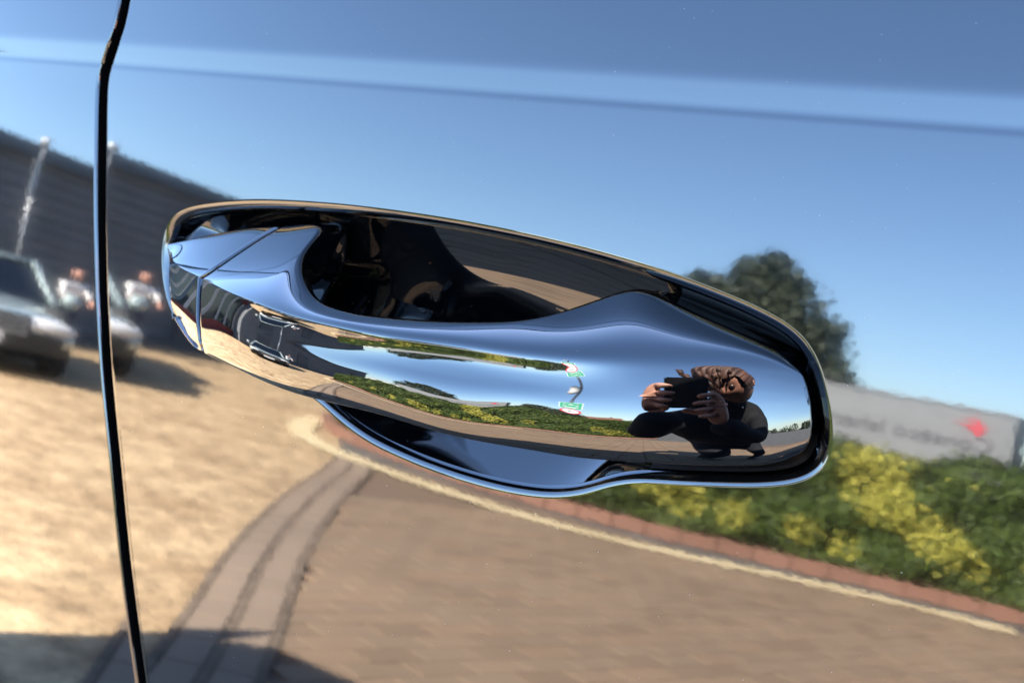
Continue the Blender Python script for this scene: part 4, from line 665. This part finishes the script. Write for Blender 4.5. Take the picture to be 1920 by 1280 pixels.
# ------------------------------------------------------------------ vehicles
def vehicle(label, cat, x, y, rz, col, L=4.6, W=1.9, H=1.7, group=None, suv=True):
    v = empty('parked_car', (x, y, 0), rz, label, cat, group)
    mb = paint('car_paint', col, 0, 1.9, .05); hb = max(H*.62, .76) if suv else H*.60; hw = W/2
    xs_ = np.array([.5, .495, .46, .38, .25, .1, -.1, -.3, -.42, -.48, -.5])*L
    zt = np.array([.60, .68, .76, .85, .95, 1, 1, 1, .98, .93, .70])*hb; zb = np.array([.42, .34, .26, .2, .2, .2, .2, .2, .24, .3, .4]); ww = np.array([.80, .88, .95, .99, 1, 1, 1, 1, .98, .94, .84])*hw
    rows = []
    for k in range(len(xs_)):
        zc, hz = (zt[k]+zb[k])/2, (zt[k]-zb[k])/2; r_ = []
        for a in np.linspace(0, 2*pi, 28, endpoint=False):
            c, s = cos(a), sin(a); e = .42; r_.append((xs_[k], ww[k]*math.copysign(abs(c)**e, c), zc+hz*math.copysign(abs(s)**e, s)))
        rows.append(r_)
    P = np.array(rows); q = [tuple(f_) for f_ in grid_quads(28, len(xs_)).tolist()]
    V_ = [tuple(p) for r_ in rows for p in r_]; Fs = []
    for i in range(len(xs_)-1):
        for j in range(28): Fs.append((i*28+j, i*28+(j+1) % 28, (i+1)*28+(j+1) % 28, (i+1)*28+j))
    Fs += [tuple(range(28)), tuple(range(len(V_)-28, len(V_)))[::-1]]
    pyobj('body', V_, Fs, mb, v, True)
    # cabin
    g0, g1, g2, g3 = .20*L, .06*L, -.36*L, -.46*L; zc = hb*.97
    Vc = [(g0, -hw*.9, zc), (g0, hw*.9, zc), (g1, -hw*.70, H), (g1, hw*.70, H), (g2, -hw*.70, H-.03), (g2, hw*.70, H-.03), (g3, -hw*.88, zc), (g3, hw*.88, zc)]
    pyobj('windscreen', [Vc[q] for q in (0, 1, 3, 2)], [(0, 1, 2, 3)], M['glass'], v); pyobj('rear_screen', [Vc[q] for q in (4, 5, 7, 6)], [(0, 1, 2, 3)], M['glass'], v)
    for s in (0, 1): pyobj('side_window', [Vc[q+s] for q in (0, 2, 4, 6)], [(0, 1, 2, 3)], M['glass'], v)
    bm = bmesh.new(); box(bm, ((g1+g2)/2, 0, H+.005), (g1-g2+.1, hw*1.45, .06), bev=.025); bmobj('roof', bm, mb, v, True)
    for s in (-1, 1):
        bm = bmesh.new()
        for a_, b__, r_ in (((g0, s*hw*.9, zc), (g1, s*hw*.70, H), .04), ((g2, s*hw*.7, H-.02), (g3, s*hw*.88, zc), .07), ((-.08*L, s*hw*.9, zc), (-.08*L, s*hw*.7, H), .04)):
            bm = bmesh.new(); cyl(bm, a_, b__, r_); bmobj('pillar', bm, mb, v, True)
        bm = bmesh.new(); bmesh.ops.create_uvsphere(bm, u_segments=20, v_segments=12, radius=1); bmesh.ops.scale(bm, vec=(.10, .27, .085), verts=bm.verts); bmesh.ops.translate(bm, vec=(L*.485, s*hw*.66, hb*.70), verts=bm.verts); bmobj('headlight', bm, M['lens'], v, True)
        bm = bmesh.new(); bmesh.ops.create_uvsphere(bm, u_segments=12, v_segments=8, radius=.1); bmesh.ops.translate(bm, vec=(.17*L, s*hw*1.08, zc+.08), verts=bm.verts); bmobj('door_mirror', bm, mb, v, True)
        boxobj('fog_intake', (L*.497, s*hw*.62, hb*.36), (.06, .34, .16), M['dark'], v)
        for xw in (.31*L, -.31*L): wheel(v, (xw, s*hw*.86, .36), .36, .24)
    gr = boxobj('grille', (L*.50, 0, hb*.66), (.05, hw*1.0, .22), M['dark'], v)
    for k in range(4): boxobj('slat', (L*.50+.03, 0, hb*.66-.075+k*.05), (.02, hw*.96, .014), M['galv'], gr)
    boxobj('lower_grille', (L*.498, 0, hb*.36), (.07, hw*1.1, .16), M['dark'], v); boxobj('number_plate', (L*.5+.03, 0, hb*.47), (.02, .5, .11), M['white'], v)
    return v
pv = vehicle('pale car with dark lower body parked nose on before the grey warehouse', 'car', -9.3, -6.0, radians(30), (.34, .40, .38), L=4.5, W=1.95, H=1.14)
for s_, sz in (((2.10, 0, .36), (.36, 1.74, .34)), ((-2.1, 0, .36), (.36, 1.74, .34))):
    boxobj('bumper', s_, sz, M['trim'], pv, bev=.08)
for s_ in (-1, 1): boxobj('sill', (0, s_*.93, .34), (2.2, .12, .22), M['trim'], pv, bev=.03)
vehicle('white van-like car parked across the road', 'car', 14.6, -34, radians(120), (.7, .7, .7), group='cars parked across the road')
vehicle('silver car parked across the road nearest the verge', 'car', 13.8, -25, radians(100), (.35, .36, .38), H=1.5, group='cars parked across the road', suv=False)
vehicle('small white car at the far kerb of the road', 'car', 20, -30, radians(80), (.7, .7, .7), L=4, H=1.5, group='cars parked across the road', suv=False)
# ------------------------------------------------------------------ people
M['skin'] = simple('skin', (.62, .32, .23), .5, .4, var=.06, scale=30); M['jumper'] = simple('black_jumper', (.010, .010, .011), .85, .2, var=.3, scale=60, bump=.004, bscale=18)
M['hair'] = simple('brown_hair', (.10, .042, .024), .42, .5, var=.25, scale=30); 
def hairmat():
    m, nt, b = new_mat('streaked_hair'); b.inputs['Roughness'].default_value = .62; tc = nt.nodes.new('ShaderNodeTexCoord'); mp = nt.nodes.new('ShaderNodeMapping'); mp.inputs['Scale'].default_value = (70, 5, 28)
    n_ = nt.nodes.new('ShaderNodeTexNoise'); n_.inputs['Scale'].default_value = 1; n_.inputs['Detail'].default_value = 3; r = nt.nodes.new('ShaderNodeValToRGB'); r.color_ramp.elements[0].position = .35; r.color_ramp.elements[1].position = .7
    r.color_ramp.elements[0].color = (.022, .009, .006, 1); r.color_ramp.elements[1].color = (.11, .045, .026, 1)
    nt.links.new(tc.outputs['Object'], mp.inputs[0]); nt.links.new(mp.outputs[0], n_.inputs['Vector']); nt.links.new(n_.outputs['Fac'], r.inputs[0]); nt.links.new(r.outputs[0], b.inputs['Base Color']); return m
M['hair'] = hairmat()
M['trousers'] = simple('dark_trousers', (.012, .013, .018), .8, .2); M['shoe'] = simple('shoe', (.02, .02, .02), .5)
M['tshirt'] = simple('white_shirt', (.75, .72, .70), .8, .2); M['jeans'] = simple('jeans', (.03, .04, .07), .8, .2)
def skin(name, pts, edges, mat, parent, root=0, lev=2):
    me = bpy.data.meshes.new(name); me.from_pydata([p[:3] for p in pts], edges, []); o = mesh_obj(name, me, parent, mat)
    o.modifiers.new('skin', 'SKIN'); s = o.modifiers.new('sub', 'SUBSURF'); s.levels = lev; s.render_levels = lev
    for k, p in enumerate(pts):
        r = p[3]; o.data.skin_vertices[0].data[k].radius = (r, r) if not isinstance(r, tuple) else r
    o.data.skin_vertices[0].data[root].use_root = True
    me.polygons.foreach_set('use_smooth', [True]*len(me.polygons)); o.modifiers['skin'].use_smooth_shade = True
    return o
def chain(n0, n1): return [(k, k+1) for k in range(n0, n1)]
R_ = Vector((cos(PSI), sin(PSI), 0)); U_ = R_.cross(FWD)
ph = empty('person', (.75, -1.05, 0), 0, 'person with brown hair in a black jumper leaning in to take the photo', 'person')
def w(p, r): q = Vector(p)-ph.location; return (q.x, q.y, q.z, r)
pc = CAM-FWD*.012-U_*.024
LH = pc-R_*.050-FWD*.01-U_*.01; RH = pc+R_*.046-FWD*.01-U_*.045
body = [w((.80, -1.10, .84), (.17, .13)), w((.66, -.92, .93), (.18, .15)), w((.53, -.74, 1.02), (.20, .15)), w((.50, -.68, 1.14), .085), w((.44, -.565, 1.165), .05),
        w((.35, -.72, 1.04), .07), w((.245, -.60, .92), .042), (LH.x-ph.location.x+.045, LH.y-ph.location.y-.05, LH.z-.06, .046),
        w((.66, -.62, 1.05), .08), w((.50, -.47, .93), .050), (RH.x-ph.location.x+.03, RH.y-ph.location.y-.05, RH.z-.06, .046)]
skin('jumper', body, [(0, 1), (1, 2), (2, 3), (3, 4), (2, 5), (5, 6), (6, 7), (2, 8), (8, 9), (9, 10)], M['jumper'], ph)
legs = [w((.80, -1.10, .86), .15), w((.70, -1.14, .80), .105), w((.66, -1.00, .46), .075), w((.70, -1.16, .08), .05), w((.92, -1.05, .80), .105), w((.98, -.90, .46), .075), w((1.02, -1.06, .08), .05)]
skin('trousers', legs, [(0, 1), (1, 2), (2, 3), (0, 4), (4, 5), (5, 6)], M['trousers'], ph)
for p in ((.69, -1.10), (1.01, -1.0)):
    q = Vector((p[0], p[1], 0))-ph.location; bm = bmesh.new(); box(bm, (q.x, q.y, .05), (.10, .27, .10), rz=.3, bev=.035); bmobj('shoe', bm, M['shoe'], ph, True)
# head looking at the phone: built facing -Y then turned
hd = Vector((.395, -.475, 1.215))-ph.location; look = (pc-Vector((.03, .02, .16))-(hd+ph.location)).normalized()
bm = bmesh.new(); bmesh.ops.create_uvsphere(bm, u_segments=40, v_segments=28, radius=1)
for v in bm.verts:
    x, y, z = v.co; w_ = 1-.22*max(0, -z)-.08*max(0, z); fy = -y; 
    X_ = x*.077*w_; Y_ = y*.098*(1-.12*max(0, -z)); Z_ = z*.122
    if fy > .2:
        g_ = math.exp(-((x/.16)**2+((z+.02)/.20)**2)); Y_ -= .024*g_*(1 if z < .12 else .4)              # nose
        for s in (-1, 1): Y_ += .010*math.exp(-(((x-s*.42)/.2)**2+((z-.12)/.13)**2))                   # eye sockets
        Y_ -= .006*math.exp(-((x/.3)**2+((z+.42)/.07)**2)); Y_ += .005*math.exp(-((x/.3)**2+((z+.50)/.03)**2)); Y_ -= .008*math.exp(-((x/.3)**2+((z+.82)/.15)**2)); Y_ -= .007*math.exp(-((x/.7)**2+((z-.32)/.08)**2))
    v.co = Vector((X_, Y_, Z_))
M['eye'] = simple('eye_dark', (.06, .035, .03), .2, .5)
M['face'] = simple('face_skin', (.36, .17, .115), .5, .4, var=.08, scale=30)
hm = bmobj('head', bm, M['face'], ph, True)
rot = look.to_track_quat('-Y', 'Z').to_matrix().to_4x4(); hm.matrix_local = Matrix.Translation(hd) @ rot
def on_head(name, bm, mat):
    o = bmobj(name, bm, mat, hm, True); return o
for s in (-1, 1):
    bm = bmesh.new(); bmesh.ops.create_uvsphere(bm, u_segments=12, v_segments=8, radius=.0115); bmesh.ops.translate(bm, vec=(s*.031, -.079, .014), verts=bm.verts); on_head('eye', bm, M['eye'])
    bm = bmesh.new(); bmesh.ops.create_uvsphere(bm, u_segments=16, v_segments=10, radius=1); bmesh.ops.scale(bm, vec=(.009, .019, .031), verts=bm.verts); bmesh.ops.translate(bm, vec=(s*.078, .005, -.002), verts=bm.verts); on_head('ear', bm, M['skin'])
bm = bmesh.new(); bmesh.ops.create_uvsphere(bm, u_segments=160, v_segments=110, radius=1)
dl = []
for v in bm.verts:
    x, y, z = v.co
    if z < -.15-.5*max(0, y) or (y < -.55 and z < .40): dl.append(v)
    ph_ = atan2(x, z+.3); rr = 1.03+.014*math.sin(ph_*38+y*3)+.006*math.sin(ph_*71+y*5+1)+.03*math.sin(ph_*9+y*2); v.co = Vector((x*.084*rr, y*.106*rr+.004-.012*max(0, -y), z*.134*rr+.004))
bmesh.ops.delete(bm, geom=dl, context='VERTS'); ha = on_head('hair', bm, M['hair'])
st_pts, st_edges = [], []
bm = bmesh.new()
for q in range(10):     # combed locks
    a = rnd.uniform(-1.4, 1.4); b0 = rnd.uniform(.45, .95); pts_ = []
    for k in range(4):
        th = b0+k*.28; sc_ = 1.02+rnd.random()*.04; pts_.append(Vector((sin(a)*.088*sc_*cos(th-.35), -sin(th)*.112*sc_*(.6+.4*cos(a)), .139*sc_*cos(th)*(.75+.25*cos(a)))))
    for k in range(3): cyl(bm, pts_[k], pts_[k+1], max(.001, .0062-.0022*k), max(.0008, .0042-.0020*k), 7)
on_head('fringe', bm, M['hair'])
# hands with five fingers round the phone
def hand(base, toward, side, ends):
    pts = []
    wr = base+Vector((.03, -.035, -.055)); k0 = wr-ph.location; pts.append((k0.x, k0.y, k0.z, .026)); p = base+Vector((.012, -.018, -.02))-ph.location; pts.append((p.x, p.y, p.z, (.036, .016)))
    E_ = [(0, 1)]
    for q, (du, ln) in enumerate(((.038, .90), (.015, 1.0), (-.008, .95), (-.03, .78))):
        a = base+U_*du*.8-FWD*.004-ph.location; b_ = base+U_*du+FWD*(-.002)+side*.012*ln-ph.location; c_ = base+U_*(du-.002)+FWD*.016+side*.022*ln-ph.location; d_ = base+U_*(du-.006)+FWD*.013+side*.036*ln-ph.location
        i0 = len(pts)
        if q == 0: pass
        pts += [(*a, .010), (*b_, .0088), (*c_, .0078), (*d_, .0066)]; E_ += [(1, i0), (i0, i0+1), (i0+1, i0+2), (i0+2, i0+3)]
    i0 = len(pts); a = base-U_*.036-FWD*.012-ph.location; b_ = base-U_*.024-FWD*.016+side*.035-ph.location; c_ = base-U_*.015-FWD*.012+side*.055-ph.location
    pts += [(*a, .0125), (*b_, .0105), (*c_, .0085)]; E_ += [(1, i0), (i0, i0+1), (i0+1, i0+2)]
    return skin('hand', pts, E_, M['skin'], ph, 1, 2)
hand(LH, None, R_, None); hand(RH, None, -R_, None)
# the phone, lens edge just behind the point the picture is taken from
pm = simple('phone_black', (.01, .01, .011), .15, .5)
bm = bmesh.new(); box(bm, (0, 0, 0), (.060, .100, .008), bev=.003); phone = bmobj('phone', bm, pm); phone.matrix_basis = Matrix.Translation(pc) @ Matrix((R_, U_, -FWD)).transposed().to_4x4()
tag(phone, 'slim black phone held up in both hands of the photographer', 'phone')
# person by the parked car
p2 = empty('person', (-11.3, -9.1, 0), radians(-75), 'person in a white shirt leaning forward behind the dark parked car', 'person')
skin('shirt', [(0, 0, .88, .16), (-.02, .08, 1.05, .17), (-.02, .16, 1.2, .18), (.2, .20, 1.18, .07), (.24, .38, .98, .05), (-.22, .22, 1.18, .07), (-.26, .40, .98, .05)], [(0, 1), (1, 2), (2, 3), (3, 4), (2, 5), (5, 6)], M['tshirt'], p2)
skin('jeans', [(0, 0, .88, .15), (.1, 0, .8, .1), (.11, .03, .45, .07), (.11, 0, .08, .05), (-.1, 0, .8, .1), (-.11, .03, .45, .07), (-.11, 0, .08, .05)], [(0, 1), (1, 2), (2, 3), (0, 4), (4, 5), (5, 6)], M['jeans'], p2)
skin('head', [(0, .20, 1.30, .055), (0, .26, 1.38, .085), (0, .28, 1.47, .095)], chain(0, 2), M['skin'], p2)
p2.scale = (.86, .86, .86)
for s in (-1, 1): skin('hand', [(s*.25, .38, .98, .045), (s*.22, .50, .92, .040), (s*.18, .58, .90, .035), (s*.14, .64, .88, .012)], chain(0, 3), M['skin'], p2)
